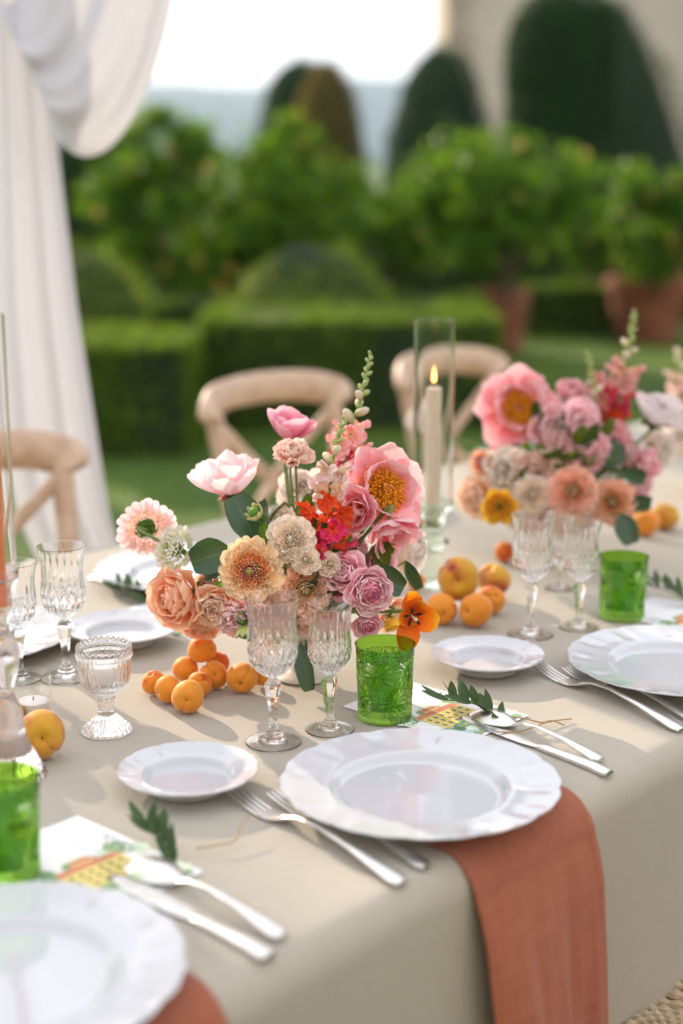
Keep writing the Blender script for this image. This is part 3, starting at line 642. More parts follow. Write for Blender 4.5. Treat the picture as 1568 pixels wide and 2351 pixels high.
def tumbler_mesh():
    H = .0905; R = .0366; no = 110
    o_ = np.array([(.0006, 0)]+[(.028, 0), (.031, .0008)]+[(.0322+.0026*t, .003+(H-.003)*t) for t in np.linspace(0, 1, 100)]); 
    inn = [(R*.985-.0002, H+.0008), (R*.94, H+.0002), (R*.925, H-.004), (.0300, .05), (.0290, .02), (.026, .0155), (.0006, .0145)]
    pr = [tuple(q) for q in o_]+[tuple(q) for q in resample(inn, 24)]; no = len(o_)
    stars = []
    for k in range(5):
        for (zz, rad) in ((.028, .0225), (.062, .0235)): stars.append((k*PI/2.5+(PI/5 if zz > .05 else 0), zz, rad))
    def rm(th, i, r, z):
        if i >= no or z < .004 or z > H-.0135: return np.full(len(th), r)
        w = min(1, (z-.004)/.003)*min(1, (H-.0135-z)/.002); h = np.zeros(len(th)); cov = np.zeros(len(th))
        for a0, zc, rad in stars:
            dx = ((th-a0+PI) % (2*PI)-PI)*R; dz = z-zc; d = np.sqrt(dx*dx+dz*dz); an = np.arctan2(dz, dx)
            s_ = np.abs(((an*8/PI+.5) % 1)-.5)*2       # 20 wedges
            inside = np.clip(1-(d/rad)**6, 0, 1)*(d < rad)
            h = np.maximum(h, inside*(1-s_)*np.clip(d/.004, 0, 1)); cov = np.maximum(cov, inside)
        u = th*R; hatch = np.maximum(np.abs(((u+z)/.0034) % 1-.5), np.abs(((u-z)/.0034) % 1-.5))*2
        h = h + (1-cov)*.55*hatch
        return r - w*.0032*h
    V, F = lathe(pr, 320, rm); return MB().add(V, F).mesh('tumbler', M_grn)
TMB = tumbler_mesh()
def tumbler(px, py, label, s=1, rz=0):
    q = P(px, py); q.z = TZ+.0012; return bake('tumbler', TMB, q, label, 'tumbler', 'green cut glass tumblers', rz, s)
tumbler(883, 1648, 'sharp green cut glass tumbler right behind the middle dinner plate', 1.0)
tumbler(1427, 1418, 'blurred green tumbler behind the right hand dinner plate', 1.0, .5)
tumbler(8, 2012, 'blurred green tumbler at the left edge behind the nearest plate', 1.06, 1)
# ---- ribbed goblet votive
M_wax = pbr('white_wax', (.86, .84, .84), .5, sss=.5)
M_wick = pbr('wick', (.03, .02, .02), .9)
def votive_goblet(px, py):
    q = P(px, py); q.z = TZ+.0012; t = thing('goblet_votive', 'ribbed crystal goblet votive with beaded rim holding a white candle', 'candle holder', q)
    Hh = zat(q, 1485)-TZ; R = 66*q.y/ct/FPX; k = Hh/.108
    o_ = [(.0006, .0), (.029, 0), (.0305, .002), (.029, .005), (.022, .012), (.0155, .0185), (.0135, .0205), (.0105, .022), (.0095, .026), (.0098, .035), (.0105, .040), (.0120, .0425), (.0095, .045), (.011, .048), (.018, .051), (.026, .058), (.0305, .068), (.0318, .080), (.0318, .0935), (.0335, .0955), (.0338, .099), (.0325, .101), (.0335, .104)]
    i_ = [(.0325, .1075), (.0308, .104), (.0300, .098), (.0285, .080), (.025, .064), (.015, .057), (.0006, .0555)]
    ro = resample(o_, 100); ri = resample(i_, 20); pr = [(r*R/.0335, z*k) for r, z in ro]+[(r*R/.0335, z*k) for r, z in ri]; no = len(ro)
    def rm(th, i, r, z):
        z = z/k
        if i < no and .047 < z < .094: return r*(1-.040*np.abs(np.cos(14*th))**1.5*min(1, (z-.047)/.01))
        if i < no and z < .021: return r*(1-.05*np.abs(np.cos(12*th))**2)
        if i < no and .024 < z < .041: return r*(1-.05*np.abs(np.cos(14*th)))
        if .094 < z <= .100: return r*(1+.012*np.cos(44*th))
        return np.full(len(th), r)
    def zm(th, i, r, z): return z + (.0028*np.abs(np.cos(14*th)) if z/k > .1025 else 0)
    one('bowl', *lathe(pr, 224, rm, zm), M_cry, t)
    one('candle', *lathe([(.0006, .0575*k), (.012, .0585*k), (.0185, .064*k), (.0195, .083*k), (.0185, .0845*k), (.0006, .0842*k)], 32), M_wax, t)
    one('wick', *tube([(0, 0, .084*k), (.0005, 0, .088*k), (.0015, 0, .0905*k)], .0006, 6), M_wick, t); return t
votive_goblet(245, 1680)
def votive_glass(px, py):
    q = P(px, py); q.z = TZ+.0012; t = thing('votive', 'plain clear glass votive with tealight behind the single peach', 'candle holder', q)
    R = 44*q.y/ct/FPX; H = zat(q, 1548)-TZ
    one('glass', *lathe([(.0006, 0), (R*.88, 0), (R*.93, .002), (R*.97, H*.5), (R, H), (R*.985, H+.0006), (R*.968, H), (R*.945, H*.5), (R*.90, .0055), (.0006, .005)], 64), M_thin, t, sharp=15)
    one('tealight', *lathe([(.0006, .0055), (R*.84, .0055), (R*.85, H*.42), (R*.8, H*.43), (.0006, H*.425)], 40), M_wax, t)
    one('wick', *tube([(0, 0, H*.42), (.0005, 0, H*.5)], .0006, 6), M_wick, t)
votive_glass(78, 1655)
# ---- tall candles under glass tubes
def flame_mat():
    m, nt, out = newmat('flame'); e = N(nt, 'ShaderNodeEmission'); e.inputs[0].default_value = (1, .50, .12, 1); e.inputs[1].default_value = 3.5; nt.links.new(e.outputs[0], out.inputs[0]); return m
def hurricane(px, py, label, glassm, waxcol, top_py, coll_py, wax_py, R, ped, lit, fl_py=None, seg=0):
    q = P(px, py); q.z = TZ+.0012; t = thing('candle_holder', label, 'candle holder', q)
    zt = zat(q, top_py)-TZ; zc = zat(q, coll_py)-TZ; zw = zat(q, wax_py)-TZ
    def rm(th, i, r, z): return r*(1-(.025*np.abs(np.cos(seg*th)) if seg and r < R*2.6 and z < zc*.93 else 0))
    pr = [(a, b*zc) for a, b in ped]; pr = [tuple(x) for x in resample(pr, 70)]
    one('pedestal', *lathe(pr+[(.0006, zc*.80)], 96, rm), glassm, t)
    one('glass_tube', *lathe([(R*.968, zc*.985), (R, zc*.985), (R, zt-.0006), (R*.985, zt), (R*.968, zt-.0006)]+[(R*.968, zc*.985)], 72), M_thin, t, sharp=15)
    cw = R*(.40 if lit else .40); c = one('candle', *lathe([(.0006, zc*.82), (cw*.95, zc*.82), (cw, zc*1.05)]+[(cw*q_, zc*1.05+(zw-.002-zc*1.05)*p_) for q_, p_ in ((1.03, .15), (.98, .3), (1.02, .45), (.97, .6), (1.01, .75), (.97, .88))]+[(cw*.96, zw-.002), (cw*.7, zw), (.0006, zw-.001)], 32, (lambda th, i, r, z: r*(1+.10*np.sin(2*th+z*40)*np.cos(th*3+z*95))) if lit else None), pbr('wax_'+('cream' if lit else 'coral'), waxcol, .45, sss=.4), t)
    one('wick', *tube([(0, 0, zw-.001), (.0004, 0, zw+.004), (.001, 0, zw+.009)], .0007, 6), M_wick, c)
    if lit:
        zf = zat(q, fl_py)-TZ
        one('flame', *lathe([(.0004, zw+.006), (.0026, zw+.009), (.0034, zw+.013), (.0029, zw+.019), (.0016, zw+.025), (.0004, zf)], 20), flame_mat(), c)
    return t
ped1 = [(.0006, 0), (.026, 0), (.0275, .01), (.0275, .03), (.0200, .05), (.0185, .12), (.0180, .30), (.0195, .45), (.0260, .49), (.0265, .53), (.019, .56), (.0175, .62), (.019, .72), (.024, .86), (.0305, .90), (.0325, .94), (.0325, .985), (.0290, .985), (.0275, .95), (.0145, .93), (.0142, .82)]
hurricane(990, 1345, 'lit cream taper candle in a clear tube on pale green glass pedestal', M_jade, (.80, .72, .58), 736, 1150, 890, 45.5*P(990, 1345).y/ct/FPX, ped1, True, 843)
ped2 = [(.0006, 0), (.038, 0), (.040, .006), (.038, .03), (.032, .08), (.025, .14), (.020, .20), (.0185, .25), (.0155, .33), (.0095, .39), (.0090, .42), (.0135, .49), (.0172, .57), (.0150, .64), (.0080, .70), (.0078, .73), (.0115, .79), (.0145, .86), (.0190, .93), (.0200, .96), (.0200, .985), (.0180, .985), (.0165, .95), (.0090, .93), (.0088, .82)]
hurricane(22, 1782, 'coral taper candle in a clear tube on ribbed pink glass pedestal', M_pink, (.85, .28, .13), 724, 1303, 985, 40*P(30, 1782).y/ct/FPX, ped2, False, seg=15)
# ---- cutlery
M_sil = pbr('silver', (.84, .83, .82), .32, metal=1, col2=(.72, .71, .70), nscale=60)
def strip(L, wf, zf, th, n=40, curve=.25, mu=7):
    """solid bar along +X; wf(s) half width, zf(s) height of the underside, th thickness"""
    V = []; 
    for i in range(n):
        s = i/(n-1); w = wf(s); z = zf(s); x = s*L; t_ = th(s) if callable(th) else th
        for k in range(mu): u = -1+2*k/(mu-1); V.append((x, u*w, z+t_*(.35+.65*math.sqrt(max(0, 1-u*u*.9)))))
        for k in range(mu): u = 1-2*k/(mu-1); V.append((x, u*w, z))
    m = 2*mu; F = [(i*m+k, i*m+(k+1) % m, (i+1)*m+(k+1) % m, (i+1)*m+k) for i in range(n-1) for k in range(m)]
    F.append(tuple(range(m-1, -1, -1))); F.append(tuple(range((n-1)*m, n*m))); return V, F
def ip(s, xs, ys): return float(np.interp(s, xs, ys))
def build_fork():
    """tip at origin, handle end at +X .205"""
    H, F_ = MB(), MB()
    def zf(s): return ip(s, [0, .12, .3, .6, .9, 1], [.006, .012, .0145, .010, .003, .001])
    V, F = strip(.138, lambda s: ip(s, [0, .1, .3, .6, .85, .94, 1], [.0042, .0028, .0030, .0050, .0085, .0098, .006]), zf, lambda s: ip(s, [0, .3, 1], [.0026, .0030, .0034]), 40)
    V = np.array(V); V[:, 0] += .067; H.add(V, F)
    V, F = strip(.030, lambda s: ip(s, [0, .45, .8, 1], [.0112, .0112, .0075, .0036]), lambda s: ip(s, [0, .5, 1], [.0006, .0012, .0062]), .0018, 16); V = np.array(V); V[:, 0] += .041; F_.add(V, F)
    V, F = strip(.042, lambda s: ip(s, [0, .1, 1], [.0006, .0014, .0019]), lambda s: .0006+.0075*(1-s)**1.7, .0016, 14, mu=4); tn = MB().add(V, F)
    # rim line on the handle
    return H.mesh('handle', M_sil), F_.mesh('head', M_sil), tn.mesh('tine', M_sil)
FH, FHd, FT = build_fork()
def orient(me_len, p0, p1):
    d = p1-p0; d.z = 0; return math.atan2(d.y, d.x), d.length/me_len
def cut(name, label, cat, px0, px1, parts, L, z=TZ+.0015, group=None, sc=None):
    p0, p1 = P(*px0), P(*px1); an, s = orient(L, p0, p1); print(name, 'len', round(s*L, 3))
    t = thing(name, label, cat, (p0.x, p0.y, z), (0, 0, an), group); t.scale = (s, sc or 1, 1)
    for nm, me, off in parts: link(nm, me, t, Matrix.Translation(off))
    return t
FP = [('handle', FH, (0, 0, 0)), ('head', FHd, (0, 0, 0))]+[('tine', FT, (0, y, 0)) for y in (-.0093, -.0031, .0031, .0093)]
FG = 'silver dinner forks beside the plates'
cut('fork', 'silver fork left of the middle plate with its tines touching the bread plate', 'fork', (538, 1832), (925, 2036), FP, .205, group=FG, sc=1.02)
cut('fork', 'silver fork half under the middle dinner plate rim', 'fork', (628, 1836), (980, 1998), FP, .205, group=FG, sc=.95)
cut('fork', 'silver fork on the right touching the small bread plate', 'fork', (1234, 1540), (1566, 1683), FP, .205, group=FG, sc=1.0)
cut('fork', 'silver fork on the right lying nearest the cut off dinner plate', 'fork', (1302, 1547), (1600, 1662), FP, .205, group=FG, sc=.95)
cut('fork', 'blurred fork on the far side left of the crystal glasses', 'fork', (330, 1345), (222, 1318), FP, .205, group=FG, sc=.9)
def build_spoon():
    H = MB(); V, F = strip(.140, lambda s: ip(s, [0, .1, .3, .6, .85, .94, 1], [.0040, .0026, .0028, .0045, .0078, .0090, .0055]), lambda s: ip(s, [0, .12, .3, .6, .9, 1], [.0015, .0075, .0105, .0085, .003, .001]), lambda s: ip(s, [0, .3, 1], [.0026, .0028, .0032]), 40)
    V = np.array(V); V[:, 0] += .064; H.add(V, F)
    B = MB(); nu, nv = 28, 8; VV = []
    for lay in (0, 1):
        for j in range(nv):
            for i in range(nu):
                r = (j+.02)/(nv-1+.02); a = 2*PI*i/nu; rx, ry = .034, .0205*(1-.18*math.cos(a))
                VV.append((.034+rx*r*math.cos(a), ry*r*math.sin(a), .0100*(1-r**2.4)+(.0012 if lay else 0)+.0004+.0015*max(0, math.cos(a))*r))
    F = []; n1 = nu*nv
    for lay in (0, 1):
        for j in range(nv-1):
            for i in range(nu): q = (lay*n1+j*nu+i, lay*n1+j*nu+(i+1) % nu, lay*n1+(j+1)*nu+(i+1) % nu, lay*n1+(j+1)*nu+i); F.append(q if lay else q[::-1])
    for i in range(nu): F.append(((nv-1)*nu+i, (nv-1)*nu+(i+1) % nu, n1+(nv-1)*nu+(i+1) % nu, n1+(nv-1)*nu+i))
    B.add(VV, F); return [('handle', H.mesh('handle', M_sil), (0, 0, 0)), ('bowl', B.mesh('bowl', M_sil), (0, 0, 0))]
SP = build_spoon()
SG = 'silver spoons beside the plates'
cut('spoon', 'silver spoon resting on the villa card behind the middle plate', 'spoon', (1088, 1642), (1380, 1756), SP, .204, z=TZ+.004, group=SG)
cut('spoon', 'blurred silver spoon lying across the nearest villa card', 'spoon', (306, 1985), (650, 2165), SP, .204, z=TZ+.004, group=SG, sc=1.1)
cut('spoon', 'far blurred spoon beside the green sprig on the other side', 'spoon', (400, 1388), (245, 1342), SP, .204, z=TZ+.003, group=SG)
def build_knife():
    H = MB(); V, F = strip(.098, lambda s: ip(s, [0, .08, .5, .85, .96, 1], [.0050, .0058, .0065, .0082, .0086, .0060]), lambda s: 0.0, lambda s: ip(s, [0, .1, .8, 1], [.0042, .006, .0074, .0050]), 26, mu=5)
    V = np.array(V); V[:, 0] += .117; H.add(V, F)
    B = MB(); V, F = strip(.118, lambda s: ip(s, [0, .05, .25, .8, 1], [.0008, .0060, .0098, .0090, .0050]), lambda s: .0012, .0016, 24, mu=4); B.add(V, F)
    return [('handle', H.mesh('handle', M_sil), (0, 0, 0)), ('blade', B.mesh('blade', M_sil), (0, 0, 0))]
KN = build_knife(); KG = 'silver table knives beside the plates'
cut('knife', 'silver table knife with faceted handle beside the middle plate', 'knife', (1062, 1652), (1400, 1782), KN, .215, group=KG)
cut('knife', 'blurred silver table knife beside the nearest plate', 'knife', (262, 2020), (621, 2204), KN, .215, group=KG, sc=1.1)
cut('knife', 'blurred table knife lying behind the tall glass on the far side', 'knife', (318, 1366), (212, 1330), KN, .215, group=KG, sc=.9)
# ---- menu cards, twine, olive sprigs
M_card = pbr('white_card', (.78, .78, .84), .7)
art = {k: pbr('ink_'+k, c, .75, col2=tuple(min(1, x*1.25) for x in c), nscale=300) for k, c in dict(yellow=(.60, .50, .17), red=(.52, .20, .12), dgreen=(.09, .17, .10), green=(.22, .33, .18), blue=(.35, .48, .55), dark=(.08, .07, .10), pale=(.55, .66, .52)).items()}
def card(label, apex, full=True):
    """back corner at pixel apex; the card runs towards the near edge"""
    a1, b1 = ab(P(*apex)); t = thing('menu_card', label, 'card', T(a1, b1, TZ+.0012), (0, 0, LANG), 'printed menu cards at the place settings')
    w, h = .125, .185
    one('card', *box(-w, 0, -h, 0, 0, .0006), M_card, t, smooth=False)
    mb = MB(); names = list(art); lay = [0]
    def poly(c, pts):
        lay[0] += 1; z = .0007+lay[0]*.000006
        mb.add([(-w+x*w, -h+y*h, z) for x, y in pts], [tuple(range(len(pts)))], names.index(c))
    rr = random.Random(5)
    def blob(c, x, y, rx, ry, n=22, sp=.25, tilt=0):
        poly(c, [(x+rx*math.cos(2*PI*i/n)*(1+rr.uniform(-sp, sp)), y+ry*math.sin(2*PI*i/n)*(1+rr.uniform(-sp, sp))) for i in range(n)])
    # garden behind
    for i in range(9): blob('green' if i % 2 else 'pale', .06+i*.11, .50+.05*math.sin(i*2.1), .09, .07)
    for i in range(7):   # tall pines with spiky edges
        x = .72+.035*i if i > 3 else .05+.05*i
        for k in range(6): y = .44+.045*k; poly('dgreen' if (i+k) % 3 else 'blue', [(x-.045+.004*k, y), (x, y+.028), (x+.045-.004*k, y), (x, y+.012)])
    poly('yellow', [(.20, .24), (.78, .24), (.78, .46), (.20, .46)]); poly('yellow', [(.38, .46), (.60, .46), (.60, .53), (.38, .53)])
    poly('red', [(.16, .455), (.82, .455), (.74, .51), (.24, .51)]); poly('red', [(.36, .525), (.62, .525), (.56, .57), (.42, .57)])
    for r_ in range(3):
        for c_ in range(6): x = .245+c_*.092; y = .27+r_*.062; poly('dark', [(x, y), (x+.026, y), (x+.026, y+.034), (x, y+.034)])
    poly('dark', [(.46, .24), (.52, .24), (.52, .30), (.46, .30)])
    for i in range(12): blob('dgreen' if i % 3 == 0 else 'green', .05+i*.08, .20+.02*math.sin(i*1.7), .06, .05)
    for i in range(10): blob('pale' if i % 2 else 'blue', .08+i*.095, .11+.02*math.cos(i*2.3), .07, .04)
    for i in range(9): blob('green', .1+i*.1, .045, .06, .03)
    link('printed_picture', mb.mesh('printed_picture', list(art.values()), False), t)
    return t
card('white menu card with painted yellow villa behind the middle plate', (938, 1566))
card('blurred white menu card with painted villa beside the near green tumbler', (178, 1876))
a_, b_ = ab(P(1436, 1352)); card('white menu card beyond the right hand green tumbler', (1500, 1372))
card('far menu card lying by the green sprig behind the left bread plate', (395, 1372))
M_tw = pbr('jute_twine', (.42, .28, .15), .95, bump=.6, bscale=900)
def twine(label, pts, lift):
    path = resample([tuple(P(x, y))[:2]+(TZ+.0022+l,) for (x, y), l in zip(pts, lift)], 60)
    return tag(one('twine', *tube(path, .0009, 6), M_tw), label, 'twine', 'loose jute twine ends')
twine('crossed ends of jute twine beside the spoon on the right', [(1140, 1692), (1190, 1688), (1240, 1675), (1268, 1665), (1312, 1656)], [.004, .002, .004, .003, .001])
twine('looped jute twine end crossing the other above the spoon', [(1150, 1660), (1200, 1660), (1240, 1666), (1268, 1670), (1296, 1673)], [.006, .004, .002, .006, .002])
twine('curled jute twine end near the forks on the left', [(450, 1962), (500, 1958), (540, 1950), (552, 1930), (572, 1912)], [.004, .006, .007, .012, .016])
L_ol = leafmat('olive_leaf', (.035, .075, .03), (.07, .13, .055), .15, .4, island=False)
def small_leaf(L, Wd, bend=.3, nu=5, nv=9):
    V = []; UV = []
    for j in range(nv):
        v = j/(nv-1); w = Wd*math.sin(PI*min(1, v**.8*.98+.01))**.8+.0002; an = bend*v
        for i in range(nu): u = -1+2*i/(nu-1); V.append((u*w, L*v*math.cos(an*.5), L*v*math.sin(an*.5)*.8+.25*w*abs(u))); UV.append(((u+1)/2, v))
    F = [(j*nu+i, j*nu+i+1, (j+1)*nu+i+1, (j+1)*nu+i) for j in range(nv-1) for i in range(nu-1)]; return V, F, UV
def leafmesh(name, L, Wd, mat, bend=.3):
    V, F, UV = small_leaf(L, Wd, bend); return MB().add(V, F, 0, UV).mesh(name, mat)
def aim(p, d, upv=Vector((0, 0, 1)), roll=0):
    """matrix whose Y runs along d and whose Z is as near upv as it can be"""
    y = d.normalized(); x = y.cross(upv); x = x.normalized() if x.length > 1e-6 else Vector((1, 0, 0)); z = x.cross(y)
    return Matrix.Translation(p) @ Matrix((x, y, z)).transposed().to_4x4() @ Matrix.Rotation(roll, 4, 'Y')
olm = [leafmesh('leaf', .036, .0052, L_ol, .5), leafmesh('leaf', .028, .0058, L_ol, .9), leafmesh('leaf', .040, .0060, L_ol, .2)]
def sprig(label, p0, p1, lift, nl, seed, tips=None, sc=1.0):
    r = random.Random(seed); A = P(*p0); B = P(*p1); A.z += .003; B.z += lift
    t = thing('olive_sprig', label, 'sprig', A, group='olive sprigs on the menu cards'); d = B-A; mid = d*.5+Vector((0, 0, .010))
    pts = resample([(0, 0, 0), tuple(mid), tuple(d)], 14); one('stem', *tube(pts, np.linspace(.0013, .0006, 14), 6), pbr('olive_stem', (.16, .15, .06), .8), t)
    for k in range(nl):
        f = (k+.5)/nl; q = Vector(pts[int(f*13)]); side = 1 if k % 2 else -1; dn = d.normalized(); n = dn.cross(Vector((0, 0, 1)))*side
        dr = dn*.75+n*r.uniform(.5, .9)+Vector((0, 0, r.uniform(.1, .75))); link('leaf', olm[k % 3], t, aim(q, dr, roll=r.uniform(-.6, .6)) @ Matrix.Diagonal((sc, sc, sc, 1)))
    link('leaf', olm[0], t, aim(Vector(pts[-1]), d)); return t
sprig('blurred olive sprig standing up behind the nearest spoon', (405, 2000), (335, 1950), .022, 18, 3, sc=.74)
sprig('olive sprig with broad leaves on the card behind the middle plate', (1160, 1668), (1020, 1632), .014, 15, 5, sc=.9)
sprig('olive sprig at the right edge beyond the green tumbler', (1590, 1400), (1500, 1378), .02, 10, 8)
sprig('far green sprig lying near the pale bread plate', (340, 1388), (270, 1372), .012, 10, 9)
# ================================================================ FRUIT
def fruit_mat(name, base, mid, blush, bl_pos=.55, rough=.6, nsc=22, blp=.68):
    m, nt, out = newmat(name); b = N(nt, 'ShaderNodeBsdfPrincipled'); b.inputs['Roughness'].default_value = rough
    _inp(b, 'Subsurface Weight').default_value = .12; _inp(b, 'Subsurface Radius').default_value = (.01, .005, .002); _inp(b, 'Subsurface Scale').default_value = 1; _inp(b, 'Sheen Weight').default_value = .35; _inp(b, 'Sheen Roughness').default_value = .4
    _inp(b, 'Specular IOR Level').default_value = .3
    t = N(nt, 'ShaderNodeTexCoord'); oi = N(nt, 'ShaderNodeObjectInfo'); ad = N(nt, 'ShaderNodeVectorMath', operation='ADD'); nt.links.new(t.outputs['Object'], ad.inputs[0]); nt.links.new(oi.outputs['Location'], ad.inputs[1])
    z = N(nt, 'ShaderNodeTexNoise'); z.inputs['Scale'].default_value = nsc; z.inputs['Detail'].default_value = 5; z.inputs['Roughness'].default_value = .6; nt.links.new(ad.outputs[0], z.inputs['Vector'])
    r = N(nt, 'ShaderNodeValToRGB'); e = r.color_ramp.elements; e[0].position = .35; e[0].color = (*base, 1); e[1].position = blp; e[1].color = (*blush, 1); q = e.new(bl_pos); q.color = (*mid, 1)
    nt.links.new(z.outputs[0], r.inputs[0])
    z2 = N(nt, 'ShaderNodeTexNoise'); z2.inputs['Scale'].default_value = 260; z2.inputs['Detail'].default_value = 2; nt.links.new(ad.outputs[0], z2.inputs['Vector'])
    mc = N(nt, 'ShaderNodeMixRGB', blend_type='OVERLAY'); mc.inputs[0].default_value = .18; nt.links.new(r.outputs[0], mc.inputs[1]); nt.links.new(z2.outputs[0], mc.inputs[2])
    nt.links.new(mc.outputs[0], b.inputs[0]); bp = N(nt, 'ShaderNodeBump'); bp.inputs['Strength'].default_value = .12; bp.inputs['Distance'].default_value = .0006; nt.links.new(z2.outputs[0], bp.inputs['Height']); nt.links.new(bp.outputs[0], b.inputs['Normal'])
    nt.links.new(b.outputs[0], out.inputs[0]); return m
M_apr = fruit_mat('apricot_skin', (.74, .29, .028), (.72, .25, .022), (.60, .10, .015), .55, nsc=16, blp=.61)
M_pch = fruit_mat('peach_skin', (.56, .36, .012), (.60, .28, .03), (.32, .03, .03), .50, nsc=14, blp=.62)
M_stemd = pbr('fruit_dimple', (.12, .06, .02), .9)
def fruit_mesh(R, name, m, cleft=.09, dimple=.30, el=.96, seed=0):
    nu, nv = 48, 30; rs = np.random.default_rng(seed); ph = rs.uniform(0, 6, 4)
    def fn(i, j):
        th = PI*(j+.02)/(nv-1+.04); a = 2*PI*i/nu; r = R
        da = min(abs(a), 2*PI-abs(a)); r *= 1-cleft*math.exp(-(da/.13)**2)*(.35+.65*math.sin(th))*(.4+.6*(th < 2.2))
        r *= 1-dimple*math.exp(-(th/.26)**2); r *= 1+.035*math.sin(2*a+ph[0])*math.sin(th)+.025*math.sin(3*th+ph[1])+.012*math.sin(3*a+ph[2])*math.sin(th)
        return (r*math.sin(th)*math.cos(a), r*math.sin(th)*math.sin(a), r*math.cos(th)*el)
    V, F = grid(nu, nv, fn, True); return MB().add(V, F).mesh(name, m)
APR = [fruit_mesh(.021, 'apricot', M_apr, .13, .24, .95, s) for s in range(3)]
PCH = [fruit_mesh(.030, 'peach', M_pch, .12, .34, .92, s) for s in range(2)]
NUB = MB().add(*ellipsoid((0, 0, 0), (.0016, .0014, .0011), 8, 6)).mesh('stem_scar', M_stemd)
def cam_dir(r, u, t): return Vector((r, -t, u)).normalized()
def fruit(kind, px, py, r_px, zc, face, label, roll=0, group='apricots in the piles', k=0):
    """r_px drawn radius, zc height of the centre over the cloth in radii"""
    z0 = TZ+.002; 
    R = .021 if kind == 'apricot' else .030
    for _ in range(6): q = P(px, py, z0+zc*R); R = r_px*(q.y/ct)/FPX
    me = (APR if kind == 'apricot' else PCH)[k % (3 if kind == 'apricot' else 2)]; base = .021 if kind == 'apricot' else .030
    t = thing(kind, label, kind, q, cam_dir(*face).to_track_quat('Z', 'Y') @ Quaternion((0, 0, 1), roll), group, R/base)
    link('flesh', me, t); link('stem_scar', NUB, t, Matrix.Translation((0, 0, base*(.73 if kind == 'apricot' else .64)))); return t
g1 = 'apricots in the pile before the first bouquet'
for a in [
 (353, 1566, 29, .95, (-.3, .9, .4), 'leftmost apricot of the pile by the bouquet', 1.2),
 (386, 1582, 33, .95, (-.75, -.1, .5), 'cleft apricot between the leftmost and the foremost of its pile', 2.0),
 (431, 1600, 39, .95, (.0, .1, 1), 'foremost apricot with a red blush facing the camera', 4.3),
 (426, 1536, 32, .95, (.3, .8, -.4), 'smooth apricot behind the front three', .4),
 (459, 1570, 29, .95, (.7, .7, .5), 'apricot tucked right behind the foremost one', 3),
 (491, 1549, 33, .95, (.2, .35, .95), 'speckled apricot below the topmost one', 2.2),
 (500, 1520, 27, 1.5, (.3, .9, -.2), 'apricot peeping out behind the topmost one', 1.1),
 (464, 1491, 33, 2.45, (-.2, .9, -.3), 'topmost apricot of the pile by the bouquet', 2.5),
 (556, 1555, 37, .95, (-.1, -.2, .95), 'lone round apricot left of the tall crystal glass', .9),
 (601, 1550, 26, .95, (.5, .2, .6), 'shaded apricot half hidden behind the tall crystal glass', .9)]:
    fruit('apricot', a[0], a[1], a[2], a[3], a[4], a[5], a[6], g1, int(a[0]) % 3)
fruit('peach', 93, 1688, 59, .93, (.25, .15, .8), 'single yellow and red peach at the left in front of the clear votive', 5.3, 'peaches on the table')
fruit('peach', 22, 1640, 34, .95, (.2, .2, .5), 'peach seen through the pink glass pedestal', 1, 'peaches on the table', 1)
g2 = 'fruit pile beside the candle pedestal'
fruit('peach', 1052, 1328, 51, 1.8, (-.1, .15, 1), 'yellow peach on top of the right hand fruit pile', 2.4, 'peaches on the table', 1)
fruit('peach', 1133, 1330, 40, 1.15, (-.4, .9, .4), 'peach with a red side right of the yellow one', 4, 'peaches on the table')
fruit('apricot', 1014, 1398, 37, .95, (0, -.15, 1), 'front left apricot of the right hand fruit pile', .4, g2)
fruit('apricot', 1093, 1400, 40, .95, (-.75, .1, .7), 'front right apricot of the right hand fruit pile', 2, g2, 1)
fruit('apricot', 1127, 1377, 34, .95, (.3, .5, .7), 'apricot behind the front right one under the red peach', 3, g2, 2)
fruit('apricot', 955, 1335, 22, .95, (.3, .5, .7), 'apricot behind the orange tulip beside the glass pedestal', 3, g2, 2)
fruit('apricot', 1158, 1266, 24, .95, (.3, .5, .7), 'apricot left of the taller blurred wine glass', 1, g2, 2)
fruit('apricot', 1482, 1200, 32, .95, (-.3, .3, .9), 'orange apricot right of the second bouquet', 2, g2)
fruit('apricot', 1465, 1165, 26, 1.2, (.3, .5, .7), 'orange apricot resting behind the dark leaf of the second bouquet', 1, g2, 1)
fruit('peach', 1527, 1185, 33, .95, (.3, .5, .7), 'olive yellow peach right of the second bouquet', 1, 'peaches on the table')
